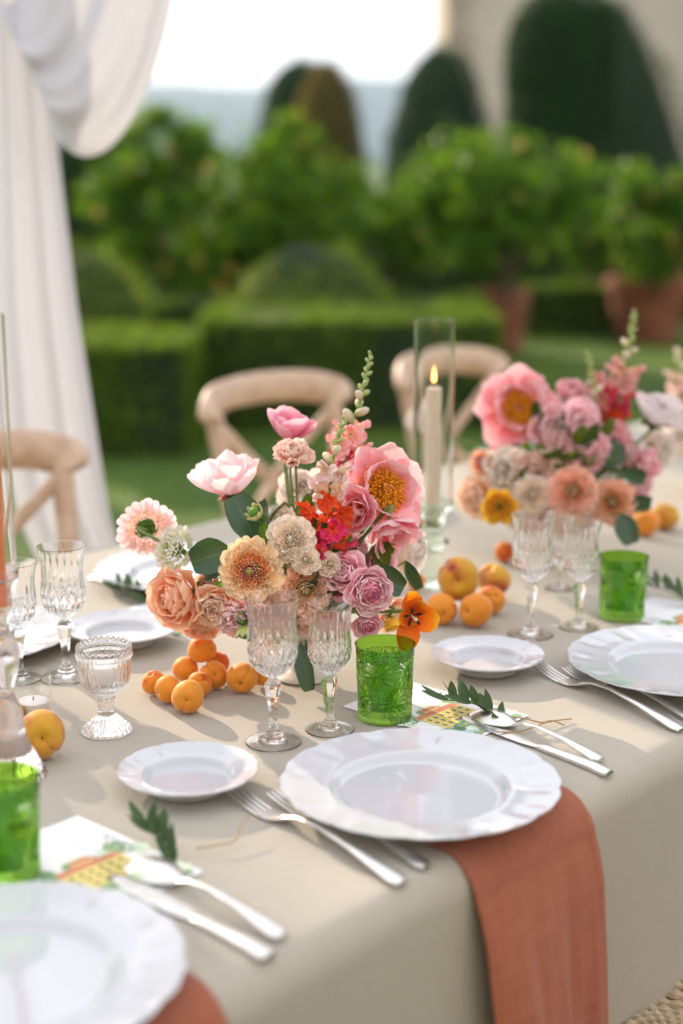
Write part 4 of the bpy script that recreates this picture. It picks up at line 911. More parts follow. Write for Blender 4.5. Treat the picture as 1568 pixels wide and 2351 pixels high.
# ================================================================ FLOWERS
def petal_mesh(name, L, Wd, mat, bend=.6, cup=.3, ruff=0, freq=3, wide=.62, tip=.5, nu=9, nv=9, seed=0, roll=0, endcurl=0):
    """petal along +Y with its face to +Z; bend > 0 lifts the tip towards +Z"""
    rs = np.random.default_rng(seed); ph = rs.uniform(0, 6.28, 3); V = []; UV = []
    y = z = 0.0; cl = []; ns = 40
    for s in range(ns+1):
        v = s/ns; cl.append((y, z, bend*(v-.0)+endcurl*max(0, v-.7)/.3)); an = cl[-1][2]; y += math.cos(an)*L/ns; z += math.sin(an)*L/ns
    for j in range(nv):
        v = j/(nv-1); k = int(v*ns)
        for i in range(nu):
            u = -1+2*i/(nu-1)
            vv = v*(1-tip*.22*(abs(u)**2.2)) if v > .0 else 0
            kk = min(ns, int(vv*ns)); yy, zz, an = cl[kk]
            w = Wd*((.16+.84*math.sin(PI/2*min(1, v/wide))**1.1) if v < wide else math.sqrt(max(.0, 1-((v-wide)/(1.06-wide))**2)))
            x = u*w; up = cup*w*u*u + ruff*v*v*math.sin(freq*u*2.2+ph[0]+v*3)+ruff*.5*v*v*math.sin(freq*4.1*u+ph[1])
            V.append((x*(1-.12*abs(cup)*u*u), yy-up*math.sin(an), zz+up*math.cos(an))); UV.append(((u+1)/2, v))
    F = [(j*nu+i, j*nu+i+1, (j+1)*nu+i+1, (j+1)*nu+i) for j in range(nv-1) for i in range(nu-1)]
    return MB().add(V, F, 0, UV).mesh(name, mat)
MEM = {}
def pm(key, *a, **k):
    if key not in MEM: MEM[key] = petal_mesh('petal', *a, **k)
    return MEM[key]
CNT = [0]
def put_petal(root, me, az, elev, r0, z0, roll=0, sc=1.0, name='petal'):
    """base at radius r0 and height z0; elev 0 lies flat outwards, 90 degrees stands up"""
    M = Matrix.Rotation(az-PI/2, 4, 'Z') @ Matrix.Translation((0, r0, z0)) @ Matrix.Rotation(elev, 4, 'X') @ Matrix.Rotation(roll, 4, 'Y') @ Matrix.Scale(sc, 4)
    return link(name, me, root, M)
M_gstem = pbr('flower_stem', (.11, .19, .04), .55, col2=(.17, .24, .07), nscale=60)
M_sep = leafmat('sepal', (.04, .10, .015), (.10, .19, .03), .2, .5, island=False)
def head(name, label, cat, px, py, Z, face, group, spin=0):
    q = PD(px, py, Z); return thing(name, label, cat, q, cam_dir(*face).to_track_quat('Z', 'Y') @ Quaternion((0, 0, 1), spin), group)
def stem(root, target, r=.0022, back=.006, mat=None, sag=.3, mid=None):
    """stalk from the back of the head to the vase mouth, in the head's own space"""
    Mi = wmat(root).inverted(); q = Mi @ target; p0 = Vector((0, 0, -back)); p1 = Vector((0, 0, -back-(q.length*sag*.35)))
    pts = [p0, p1] + ([Mi @ mid] if mid is not None else []) + [q]
    one('stem', *tube(resample(pts, 16), r, 7), mat or M_gstem, root)
def sepals(root, n, L, Wd, elev, z=-.004, r=.002, mat=None, key='sep'):
    me = pm((key, round(L, 4), round(Wd, 4)), L, Wd, mat or M_sep, bend=-.3, cup=.3, wide=.3, nu=5, nv=6)
    for k in range(n): put_petal(root, me, 2*PI*k/n+.3*random.random(), elev, r, z, name='sepal')
def dahlia(px, py, Z, R_px, face, label, mats, rings=9, group='dahlias in the bouquets', target=None, spin=0, dome=.45, open_=1.0, name='dahlia', inner_w=1, ext=.30, eye=None, wmul=1.0):
    """mats: list of petal materials outer -> inner"""
    R = R_px*Z/FPX; t = head(name, label, 'dahlia', px, py, Z-R*dome*.5, face, group, spin)
    for k in range(rings):
        f = k/(rings-1); rho = R*(1-f)**.9+R*.06; n = int(round(ip(f, [0, .5, .85, 1], [22, 18, 13, 7])))
        el = math.radians(ip(f, [0, .3, .6, .85, 1], [8, 30, 50, 68, 82])*open_); L = R*ip(f, [0, .4, .8, 1], [.50, .36, .22, .15]); Wd = max(2*PI*rho/n*.60, L*.30)*wmul; n = max(5, int(n/wmul**.6))
        r0 = max(R*.02, rho-L*math.cos(el)); z0 = R*dome*math.sqrt(max(0, 1-(rho/R*.96)**2))-L*math.sin(el)*.85
        m = mats[min(len(mats)-1, int(f*len(mats)))]
        for s in range(n):
            me = pm(('dah', m.name, k, round(R, 3), s % 2, wmul), L, Wd, m, bend=ip(f, [0, 1], [.15, .75]), cup=ip(f, [0, .5, 1], [.45, .8, 1.3]), ruff=R*.014, freq=1.2, wide=.74, nu=7, nv=8, seed=s % 2+k, tip=.25)
            put_petal(t, me, 2*PI*(s+.5*(k % 2))/n+random.uniform(-.09, .09), el+random.uniform(-.13, .13), r0, z0, random.uniform(-.2, .2), random.uniform(.86, 1.09))
    one('centre', *ellipsoid((0, 0, R*dome*.80), (R*.10, R*.10, R*.12), 14, 9), eye or pbr('dahlia_eye', (.20, .30, .05), .7, col2=(.34, .36, .07), nscale=300), t)
    one('base', *lathe([(.0006, -R*.10), (R*.15, -R*.09), (R*.32, R*.02), (R*.2, R*dome*.3), (.0006, R*dome*.55)], 16), M_sep, t)
    sepals(t, 6, R*.32, R*.09, -.5, -R*.08, R*.06)
    if target is not None: stem(t, target, back=R*.09)
    return t
def rose(px, py, Z, R_px, face, label, mo, mi, group, target=None, n_rings=7, deep=.62, spin=0, ruff=.02, cat='rose', name='rose', opn=1.0, petals=(6, 7, 7, 6, 5, 4, 3), sep=True, seed=0):
    """cupped rosette: broad outer petals, tight spiral centre"""
    R = 1.32*R_px*Z/FPX; t = head(name, label, cat, px, py, Z-R*.25, face, group, spin); rr = random.Random(seed+int(px))
    for k in range(n_rings):
        f = k/(n_rings-1); n = petals[min(k, len(petals)-1)]; m = mo if f < .45 else mi
        rc = R*ip(f, [0, .25, .6, 1], [.95, .78, .42, .10]); Hh = R*deep*ip(f, [0, .3, .7, 1], [.75, .95, 1.0, .92])
        el = math.radians(ip(f, [0, .25, .5, 1], [28, 48, 68, 84])*opn); L = math.hypot(rc*.62, Hh)*ip(f, [0, 1], [1.0, .85]); Wd = min(L*.62, max(rc*1.02, R*.16))
        for s in range(n):
            me = pm(('rose', m.name, k, round(R, 3), s % 2, ruff, opn), L, Wd, m, bend=ip(f, [0, .4, 1], [.75, .6, .3]), cup=ip(f, [0, .5, 1], [.5, .75, 1.2]), ruff=R*ruff, freq=2, wide=.70, nu=11, nv=9, seed=s % 2+k*3, endcurl=ip(f, [0, .35, 1], [-.9, -.5, -.1]), tip=.25)
            put_petal(t, me, 2*PI*(s+rr.uniform(-.12, .12))/n+k*1.1, el+rr.uniform(-.08, .08), max(.0004, rc*.35), -R*.30+R*.05*k, rr.uniform(-.12, .12), rr.uniform(.93, 1.07))
    one('base', *lathe([(.0006, -R*.46), (R*.12, -R*.44), (R*.26, -R*.34), (R*.30, -R*.2), (R*.18, R*.1), (.0006, R*.18)], 16), M_sep, t)
    if sep: sepals(t, 5, R*.5, R*.1, -.2, -R*.42, R*.05)
    if target is not None: stem(t, target, back=R*.4)
    return t
def ruffled(px, py, Z, R_px, face, label, m, group, target=None, cat='carnation', name='lisianthus', n=34, seed=1, spin=0, m2=None, rf=.09):
    R = 1.28*R_px*Z/FPX; t = head(name, label, cat, px, py, Z-R*.1, face, group, spin); rr = random.Random(seed)
    for k in range(n):
        f = k/n; el = math.radians(ip(f, [0, .5, 1], [8, 45, 85])); L = R*ip(f, [0, .6, 1], [1.0, .9, .72])
        me = pm(('ruf', m.name, int(f*4), round(R, 3), k % 3, rf), L, L*.42, m if (m2 is None or f < .5) else m2, bend=.55, cup=.5, ruff=R*rf, freq=4.2, wide=.8, nu=13, nv=8, seed=k % 3+9, tip=.2, endcurl=-.5)
        put_petal(t, me, k*2.39996, el+rr.uniform(-.15, .15), R*.03, -R*.3, rr.uniform(-.3, .3), rr.uniform(.9, 1.08))
    one('base', *lathe([(.0006, -R*.62), (R*.12, -R*.58), (R*.22, -R*.4), (R*.2, -R*.15), (.0006, 0)], 14), M_sep, t)
    if target is not None: stem(t, target, back=R*.6, r=.0016)
    return t
def peony(px, py, Z, R_px, face, label, m, group, target=None, n=(8, 7, 6), elev=(8, 32, 58), stamens=True, spin=0, wid=.46, name='peony', red=False, seed=2, lens=(1, .85, .66), sep=True):
    R = R_px*Z/FPX; t = head(name, label, 'peony', px, py, Z-R*.1, face, group, spin); rr = random.Random(seed)
    for k, (nn, el) in enumerate(zip(n, elev)):
        L = R*lens[k]
        for s in range(nn):
            me = pm(('peo', m.name, k, round(R, 3), s % 3, el), L, L*wid, m, bend=.75 if el < 40 else .55, cup=.38, ruff=R*.035, freq=1.6, wide=.70, nu=13, nv=13, seed=s % 3+k*5, tip=.25, endcurl=rr.choice([.2, .5]))
            put_petal(t, me, 2*PI*(s+rr.uniform(-.15, .15))/nn+k*.7, math.radians(el)+rr.uniform(-.14, .14), R*.06, -R*.05, rr.uniform(-.25, .25), rr.uniform(.88, 1.08))
    if stamens:
        mb = MB(); mt = [pbr('filament', (.72, .38, .03), .6), pbr('anther', (.86, .36, .012), .7)]
        for s in range(560):
            a = s*2.39996; q = math.sqrt(s/560); rb = R*.10*q; rt = R*(.50*q+.02); h = R*(.36-.18*q*q)*rr.uniform(.62, 1.30); rt *= rr.uniform(.85, 1.2)
            x0, y0 = rb*math.cos(a), rb*math.sin(a); x1, y1 = rt*math.cos(a+rr.uniform(-.2, .2)), rt*math.sin(a+rr.uniform(-.2, .2))
            V, F = tube([(x0, y0, 0), ((x0+x1)*.42, (y0+y1)*.42, h*.6), (x1, y1, h)], .00035, 4, False); mb.add(V, F, 0)
            d = Vector((x1-x0, y1-y0, h)).normalized()*.0024+Vector((rr.uniform(-1, 1), rr.uniform(-1, 1), 0))*.0012
            V, F = tube([(x1, y1, h), (x1+d.x*.5, y1+d.y*.5, h+d.z*.5), (x1+d.x, y1+d.y, h+d.z)], [.0007, .0013, .0005], 5); mb.add(V, F, 1)
        o = link('stamens', mb.mesh('stamens', mt), t); o['kind'] = 'stuff'
        for s in range(4): one('pistil', *tube([(0, 0, 0), (R*.05*math.cos(s*1.6), R*.05*math.sin(s*1.6), R*.3), (R*.09*math.cos(s*1.6), R*.09*math.sin(s*1.6), R*.40)], [.0022, .0016, .0010], 7), pbr('pistil', (.75, .55, .40), .5, col2=(.70, .05, .20), nscale=140), t)
    if sep:
        ms = petalmat('peony_guard', [(0, (.10, .16, .04)), (.5, (.42, .10, .07)), (1, (.60, .22, .22))], .2) if red else M_sep
        sepals(t, 5, R*.30, R*.16, -.1, -R*.09, R*.03, ms, 'gs')
    one('base', *ellipsoid((0, 0, -R*.05), (R*.12, R*.12, R*.09), 12, 8), M_sep, t)
    if target is not None: stem(t, target, back=R*.12, r=.0028)
    return t
def floret_mesh(Rr, m, seed):
    mb = MB(); r = random.Random(seed)
    for k in range(6):
        me = petal_mesh('tmp', Rr, Rr*.48, m, bend=.3 if k < 2 else -.5, cup=.3, ruff=Rr*.11, freq=2.4, nu=7, nv=6, seed=seed+k, wide=.7)
        V = np.array([v.co[:] for v in me.vertices]); F = [tuple(p.vertices) for p in me.polygons]; U = np.zeros((len(V), 2)); ul = me.uv_layers[0].data
        for l in me.loops: U[l.vertex_index] = ul[l.index].uv
        M = Matrix.Rotation([1.2, 1.9, 4.2, 4.9, 5.5, .1][k]-PI/2+r.uniform(-.1, .1), 4, 'Z') @ Matrix.Translation((0, Rr*.12, 0)) @ Matrix.Rotation([1.1, 1.1, .1, .0, .2, .3][k], 4, 'X')
        V = np.array([(M @ Vector(v))[:] for v in V]); mb.add(V, F, 0, U); bpy.data.meshes.remove(me)
    V, F = lathe([(Rr*.12, -Rr*.9), (Rr*.2, -Rr*.7), (Rr*.26, -Rr*.3), (Rr*.36, 0), (Rr*.42, Rr*.12)], 12); mb.add(V, F, 0, np.column_stack([np.zeros(len(V)), np.full(len(V), .1)]))
    return mb.mesh('floret', m)
P_snapg = petalmat('snap_cream', [(0, (.40, .45, .14)), (.5, (.78, .70, .50)), (1, (.85, .76, .66))], .3)
P_snapp = petalmat('snap_pink', [(0, (.80, .55, .35)), (.45, (.82, .36, .36)), (1, (.86, .55, .56))], .35)
P_snapb = petalmat('snap_blush', [(0, (.78, .62, .35)), (.4, (.84, .60, .55)), (1, (.88, .72, .72))], .35)
P_snapr = petalmat('snap_red', [(0, (.85, .12, .01)), (.45, (.80, .05, .012)), (1, (.85, .14, .015))], .3)
P_snapm = petalmat('snap_magenta', [(0, (.80, .10, .03)), (.5, (.66, .015, .10)), (1, (.75, .06, .20))], .3)
M_sgreen = pbr('snap_bud', (.26, .36, .10), .6, col2=(.40, .48, .18), nscale=120)
def snapdragon(pts, Z, label, spec, group, sc=1.0, seed=1, target=None, dense=1.0):
    """pts: pixels from tip down; spec: list of (fraction from tip, material, size) """
    r = random.Random(seed); tip = PD(pts[0][0], pts[0][1], Z); root = thing('snapdragon', label, 'snapdragon', tip, group=group)
    path = [PD(x, y, Z)-tip for x, y in pts]+([target-tip] if target is not None else [])
    P_ = resample([tuple(p) for p in path], 60); one('stem', *tube(P_, np.linspace(.0008, .0027, 60), 7), M_gstem, root)
    L = sum(np.linalg.norm(P_[i+1]-P_[i]) for i in range(59)); Lv = sum((path[i+1]-path[i]).length for i in range(len(pts)-1)); 
    cum = np.concatenate([[0], np.cumsum(np.linalg.norm(np.diff(P_, axis=0), axis=1))])
    mesh = {}
    def at(s): return Vector([np.interp(s, cum, P_[:, c]) for c in range(3)])
    s = .0015; k = 0
    while s < Lv:
        f = s/Lv; kind, size = spec(f); p = at(s); tg = (at(min(s+.004, cum[-1]))-at(max(0, s-.004))).normalized(); a = k*2.4+r.uniform(-.2, .2)
        x = tg.orthogonal().normalized(); y = tg.cross(x); d = (x*math.cos(a)+y*math.sin(a)); q = size*sc
        if kind in ('g', 'c'):
            up = (d*(1.0 if kind == 'c' else .75)-tg*.75).normalized(); key = (kind, 0)
            if key not in mesh:
                mat = M_sgreen if kind == 'g' else P_snapg; V, F = ellipsoid((0, 0, .9), (.62, .55, 1.0), 10, 8); V[:, 0] *= 1-.12*np.sin(V[:, 2]*3); mesh[key] = MB().add(V, F, 0, np.column_stack([np.full(len(V), .5), np.clip(V[:, 2]/2, .02, 1)])).mesh('bud', mat)
            link('bud', mesh[key], root, Matrix.Translation(p) @ up.to_track_quat('Z', 'Y').to_matrix().to_4x4() @ Matrix.Scale(q, 4)); s += q*(.95 if kind == 'g' else 1.1)/dense
            if kind == 'c': 
                if ('cal',) not in mesh: mesh[('cal',)] = MB().add(*ellipsoid((0, 0, .35), (.45, .45, .5), 8, 6)).mesh('calyx', M_sgreen)
                link('calyx', mesh[('cal',)], root, Matrix.Translation(p) @ up.to_track_quat('Z', 'Y').to_matrix().to_4x4() @ Matrix.Scale(q, 4))
        else:
            up = (d-tg*.15).normalized(); key = (kind, k % 3)
            if key not in mesh: mesh[key] = floret_mesh(1.0, {'p': P_snapp, 'b': P_snapb, 'r': P_snapr, 'm': P_snapm}[kind], k+7)
            rot = up.to_track_quat('Z', 'Y').to_matrix().to_4x4() @ Matrix.Rotation(r.uniform(-.5, .5), 4, 'Z')
            link('floret', mesh[key], root, Matrix.Translation(p+up*q*.9) @ rot @ Matrix.Scale(q, 4)); s += q*.42/dense
        k += 1
    return root
L_cam = leafmat('camellia_leaf', (.018, .060, .020), (.028, .080, .028), .12, .28, island=False, spec=.6, veins=True)
L_olv = leafmat('young_leaf', (.07, .12, .02), (.10, .16, .03), .35, .4, island=False, veins=True)
def bigleaf(Z, pairs, label, mat, group, tgt, name='leaf_sprig'):
    """pairs: (base px, tip px, width px, depth of tip relative to base, roll)"""
    b0 = PD(*pairs[0][0], Z); root = thing(name, label, 'foliage', b0, group=group)
    for (pb, pt, w, dz, roll) in pairs:
        A = PD(*pb, Z); B = PD(*pt, Z+dz); d = B-A; L = d.length; W_ = w/2*Z/FPX
        me = petal_mesh('leaf', L*1.03, W_, mat, bend=-.25, cup=.28, ruff=W_*.04, freq=1, wide=.45, nu=11, nv=14, tip=-.3)
        tow = Vector((0, -1, .25)); M = aim(A-b0, d, tow, roll); link('leaf', me, root, M)
        if tgt is not None: one('stem', *tube(resample([tuple(A-b0), tuple((A-b0)*.5+(tgt-b0)*.5+Vector((0, .01, -.01))), tuple(tgt-b0)], 10), .0014, 6), M_gstem, root)
    return root
# ---- petal colours
pk = petalmat('peony_pink', [(0, (.80, .08, .18)), (.28, (.90, .28, .37)), (.7, (.94, .50, .56)), (1, (.95, .70, .72))], .36)
pks = petalmat('peony_strong', [(0, (.80, .40, .50)), (.4, (.78, .20, .36)), (.75, (.84, .38, .50)), (1, (.88, .60, .68))], .4)
ppale = petalmat('peony_pale', [(0, (.92, .48, .54)), (.35, (.94, .66, .70)), (1, (.95, .84, .86))], .42)
pw = petalmat('white_blush', [(0, (.92, .78, .54)), (.4, (.94, .84, .74)), (1, (.95, .90, .85))], .18)
pbl = petalmat('dahlia_blush', [(0, (.86, .66, .40)), (.4, (.95, .68, .72)), (1, (.97, .84, .87))], .35)
pwh = petalmat('dahlia_white', [(0, (.62, .70, .22)), (.4, (.86, .84, .66)), (1, (.89, .85, .82))], .35)
d1 = petalmat('dahlia_cream', [(0, (.90, .50, .14)), (.45, (.93, .66, .36)), (1, (.95, .82, .62))], .22)
d2 = petalmat('dahlia_amber', [(0, (.82, .26, .04)), (.5, (.90, .46, .14)), (1, (.94, .76, .50))], .20)
d3 = petalmat('dahlia_rosy', [(0, (.66, .08, .06)), (.5, (.82, .24, .18)), (1, (.94, .62, .46))], .20)
e1 = petalmat('dahlia_pinkcream', [(0, (.92, .60, .12)), (.4, (.92, .56, .32)), (1, (.94, .72, .62))], .20)
gp = petalmat('garden_rose', [(0, (.84, .22, .38)), (.4, (.96, .56, .66)), (1, (.98, .76, .81))], .20)
gpi = petalmat('garden_rose_heart', [(0, (.66, .03, .18)), (.6, (.82, .14, .34)), (1, (.92, .42, .56))], .20)
pr1 = petalmat('peach_rose', [(0, (.95, .26, .02)), (.35, (.96, .52, .24)), (1, (.97, .70, .53))], .28)
pr2 = petalmat('cream_peach', [(0, (.94, .38, .12)), (.5, (.94, .62, .42)), (1, (.95, .78, .64))], .25)
mv = petalmat('mauve_pink', [(0, (.86, .34, .36)), (.5, (.94, .58, .58)), (1, (.97, .76, .76))], .22)
blush = petalmat('lisianthus_blush', [(0, (.92, .60, .35)), (.4, (.94, .64, .55)), (1, (.95, .78, .70))], .25)
wr = petalmat('ranunculus_white', [(0, (.92, .68, .46)), (.5, (.94, .82, .70)), (1, (.95, .89, .82))], .12)
stk = petalmat('stock_pink', [(0, (.92, .50, .44)), (.5, (.95, .44, .53)), (1, (.97, .68, .73))], .25)
yel = petalmat('yellow_petal', [(0, (.60, .25, .02)), (.4, (.86, .48, .02)), (1, (.88, .60, .06))], .35)
tul = petalmat('tulip_orange', [(0, (.80, .30, .01)), (.3, (.82, .13, .006)), (.75, (.88, .24, .008)), (1, (.90, .48, .02))], .38)
br1 = petalmat('blush_ball', [(0, (.90, .24, .10)), (.5, (.93, .50, .36)), (1, (.94, .68, .56))], .18)
M_weye = pbr('ranunculus_eye', (.80, .66, .48), .6)
# ---- vases
M_vase = pbr('cream_ceramic', (.60, .55, .48), .45, col2=(.66, .61, .54), nscale=60, bump=.15, bscale=200)
def vase(px, py, label, R=.062, H=.105, m=None):
    q = P(px, py); t = thing('footed_vase', label, 'vase', (q.x, q.y, TZ+.0012), group='footed flower bowls')
    one('bowl', *lathe(resample([(.0006, 0), (.035, 0), (.036, .004), (.020, .012), (.017, .028), (.035, .042), (R, .070), (R*1.03, H), (R*.98, H), (R*.94, .074), (.03, .050), (.0006, .046)], 60), 56), m or M_vase, t)
    one('flower_foam', *lathe([(.0006, H*.90), (R*.92, H*.88), (R*.93, .08), (.0006, .05)], 24), pbr('foam', (.03, .07, .03), .9), t); return Vector((q.x, q.y, TZ+H))
v1 = vase(697, 1553, 'cream footed bowl hidden under the first bouquet', .058, .10)
G1_ = 'flowers of the first bouquet'
c1 = v1+Vector((0, 0, -.015))
# background filling of the bouquet: short leaves deep inside
def filler(c, R, n, seed, label):
    rs = random.Random(seed); t = thing('greenery', label, 'foliage', c); mm = [leafmesh('leaf', .05, .013, leafmat('filler_leaf', (.02, .055, .012), (.05, .10, .02), .25, .45, island=False), .4), leafmesh('leaf', .038, .012, L_olv, .6)]
    for k in range(n):
        d = Vector((rs.gauss(0, 1), rs.gauss(0, 1), abs(rs.gauss(.4, .8)))).normalized(); p = d*R*rs.uniform(.3, .85)
        link('leaf', mm[k % 2], t, aim(p, (d+Vector((rs.gauss(0, .5), rs.gauss(0, .5), rs.gauss(0, .4)))), roll=rs.uniform(-1, 1)))
    for k in range(14):
        d = Vector((rs.gauss(0, 1), rs.gauss(0, 1), abs(rs.gauss(.6, .6)))).normalized(); one('stem', *tube([(0, 0, -.03), tuple(d*R*.5), tuple(d*R*.9)], .0014, 6), M_gstem, t)
    return t
filler(c1+Vector((0, 0, .03)), .095, 70, 4, 'dark greenery packed inside the first bouquet')
# heroes, left to right
dahlia(336, 1213, 1.93, 68, (-.25, .12, -1), 'pale pink dahlia seen from behind at the left tip of the first bouquet', [pbl], 6, G1_, c1, dome=.35, open_=1.1)
dahlia(404, 1262, 1.90, 58, (-.55, .35, .55), 'small white dahlia below the pale one turned from the camera', [pwh, pwh], 6, G1_, c1, dome=.6, open_=1.2)
peony(531, 1128, 1.95, 112, (-.15, .92, .15), 'pale pink peony opening upwards on the left of the first bouquet', ppale, G1_, c1, n=(6, 5), elev=(14, 52), stamens=False, red=True, wid=.40, seed=5)
peony(662, 1008, 1.98, 84, (.15, .9, .1), 'rosy peony seen from below above the blush lisianthus', pks, G1_, c1+Vector((0, 0, 0)), n=(6, 6, 4), elev=(30, 52, 70), stamens=False, red=True, wid=.46, seed=8)
ruffled(670, 1046, 1.90, 42, (.05, .75, .45), 'small blush ruffled lisianthus on a thin stem', blush, G1_, c1, n=30)
ruffled(684, 1017, 1.91, 17, (.1, .9, .2), 'tiny greenish white bud flower on top of the blush lisianthus', pwh, G1_, c1, n=12)
ruffled(700, 1135, 2.06, 62, (-.1, .5, .8), 'pale cream bloom at the back of the first bouquet', pw, G1_, c1, n=30, rf=.04)
peony(872, 1128, 1.94, 116, (.38, .36, .82), 'large open pink peony with golden stamens', pk, G1_, c1, n=(8, 6), elev=(-4, 24), wid=.44, seed=3, spin=.4)
peony(822, 1172, 1.90, 74, (-.25, .15, .95), 'ruffled pink half of the large peony below its stamens', pk, G1_, c1, n=(7, 7, 5), elev=(25, 52, 74), stamens=False, wid=.5, seed=9, sep=False)
peony(895, 1205, 1.90, 84, (.25, -.55, .7), 'drooping pink peony petals at the right of the first bouquet', pk, G1_, c1, n=(6, 4, 3), elev=(15, 35, 62), stamens=False, wid=.42, seed=12, sep=False)
dahlia(668, 1238, 1.85, 56, (-.05, .35, .95), 'white ranunculus rose beside the orange snapdragon petals', [wr, wr], 9, G1_, c1, dome=.55, name='ranunculus', eye=M_weye, wmul=1.5)
dahlia(646, 1190, 1.90, 34, (-.4, .6, .7), 'half hidden small white ranunculus above the large white one', [wr, wr], 7, G1_, c1, dome=.6, name='ranunculus', eye=M_weye, wmul=1.5)
dahlia(703, 1287, 1.84, 34, (-.1, .45, .9), 'small white spray rose right above the peach dahlia', [wr, wr], 7, G1_, c1, dome=.6, name='spray_rose', eye=M_weye, wmul=1.6)
dahlia(757, 1297, 1.85, 30, (.15, .5, .9), 'tiny white spray rose with pinkish folds right of the other one', [wr, wr], 6, G1_, c1, dome=.6, name='spray_rose', eye=M_weye, wmul=1.6)
dahlia(577, 1308, 1.83, 76, (-.12, .12, 1), 'peach dahlia with amber heart facing the camera', [d1, d1, d2, d2, d3], 11, G1_, c1, dome=.42)
dahlia(700, 1352, 1.86, 64, (.18, -.05, 1), 'pinkish cream dahlia behind the crystal glasses', [e1, e1, e1, d1, d3], 9, G1_, c1, dome=.42)
rose(845, 1352, 1.83, 50, (.22, .06, .97), 'pink garden rose with a dense magenta heart', gp, gpi, G1_, c1, 11, deep=.7, spin=.2, petals=(6, 6, 8, 9, 10, 10, 9, 8, 7, 6, 4), ruff=.03)
rose(797, 1317, 1.86, 44, (-.25, .45, .8), 'loose pink rose left above the garden rose', gp, gp, G1_, c1, 6, deep=.75)
rose(842, 1430, 1.85, 34, (.15, -.35, .9), 'small pink rose hanging below the garden rose', gp, gpi, G1_, c1, 7)
rose(788, 1352, 1.88, 30, (-.1, -.1, 1), 'deep pink rose between the cream dahlia and the garden rose', gpi, gpi, G1_, c1, 6)
rose(418, 1372, 1.88, 60, (-.55, .1, .8), 'large peach rose at the lower left of the first bouquet', pr1, pr1, G1_, c1, 6, deep=1.0, spin=.9, ruff=.05, opn=1.1)
rose(462, 1420, 1.90, 44, (-.1, -.6, .7), 'orange rose hanging under the peach one', pr1, pr1, G1_, c1, 5, deep=.9, ruff=.06)
rose(496, 1385, 1.86, 44, (-.1, -.15, .9), 'cream peach rose between the peach rose and the mauve carnation', pr2, pr2, G1_, c1, 6, deep=.9, ruff=.07)
ruffled(549, 1408, 1.85, 52, (-.15, -.35, .9), 'mauve pink ruffled carnation left of the tall crystal glass', mv, G1_, c1, n=34, seed=4)
rose(640, 1415, 1.90, 42, (0, -.5, .85), 'cream rose low behind the tall crystal glass', pr2, pr2, G1_, c1, 6)
rose(745, 1425, 1.90, 44, (.1, -.5, .85), 'peach pink rose low behind the smaller crystal glass', e1, e1, G1_, c1, 6)
rose(925, 1262, 2.0, 52, (.7, .1, .5), 'white rose at the right edge of the first bouquet', pw, pw, G1_, c1, 6, deep=.9, ruff=.05)
rose(902, 1400, 1.95, 42, (.5, -.4, .6), 'blush rose hanging low on the right of the first bouquet', pr2, pr2, G1_, c1, 5, deep=.9)
def spec1(f): return ('g', ip(f, [0, .45], [.0034, .0066])) if f < .42 else ('c', ip(f, [.42, .7], [.0080, .0110])) if f < .70 else ('p', .017)
snapdragon([(851, 812), (842, 860), (826, 925), (806, 985), (796, 1040)], 1.96, 'tall snapdragon spire of the first bouquet', spec1, G1_, seed=3, target=c1)
def spec2(f): return ('g', ip(f, [0, .45], [.0036, .0060])) if f < .42 else ('c', .0092) if f < .58 else ('b', .0160)
snapdragon([(791, 962), (776, 1010), (763, 1065), (752, 1150)], 1.87, 'front snapdragon with green buds and pale florets', spec2, G1_, seed=5, target=c1)
snapdragon([(770, 1150), (765, 1190), (757, 1275)], 1.86, 'orange and magenta snapdragon florets in the heart of the bouquet', lambda f: ('r', .0165) if f < .55 else ('m', .017), G1_, seed=7, target=c1, dense=.9)
snapdragon([(795, 985), (788, 1040), (782, 1090)], 1.99, 'rosy snapdragon florets behind the front spire', lambda f: ('p', .014) if f < .5 else ('m', .013), G1_, seed=9, target=c1)
snapdragon([(712, 1160), (716, 1185), (722, 1215)], 1.87, 'single orange snapdragon florets above the white ranunculus', lambda f: ('r', .011) if f < .6 else ('m', .012), G1_, seed=19, target=c1, dense=.6)
rose(735, 1222, 1.95, 36, (0, .6, .8), 'blush rose glimpsed between the white ranunculus and the orange florets', blush, blush, G1_, c1, 6)
ruffled(800, 1262, 1.93, 40, (.2, .2, .95), 'deep pink ruffled bloom under the large peony', gp, G1_, c1, n=30, seed=51)
rose(870, 1290, 1.93, 38, (.4, .1, .9), 'pale pink rose above the dark camellia leaf', gp, gp, G1_, c1, 6)
ruffled(640, 1335, 1.90, 44, (0, 0, 1), 'cream frilled bloom between the two peach dahlias', pr2, G1_, c1, n=28, seed=52, rf=.05)
rose(700, 1420, 1.88, 44, (0, -.5, .85), 'blush cream rose seen through the crystal glasses', e1, e1, G1_, c1, 6)
ruffled(600, 1400, 1.88, 46, (0, -.3, .95), 'pale pink frilled bloom behind the rim of the tall crystal glass', blush, G1_, c1, n=28, seed=53)
rose(480, 1345, 1.90, 34, (-.5, .3, .8), 'pale peach rosebud under the dark camellia leaf', pr2, pr1, G1_, c1, 6)
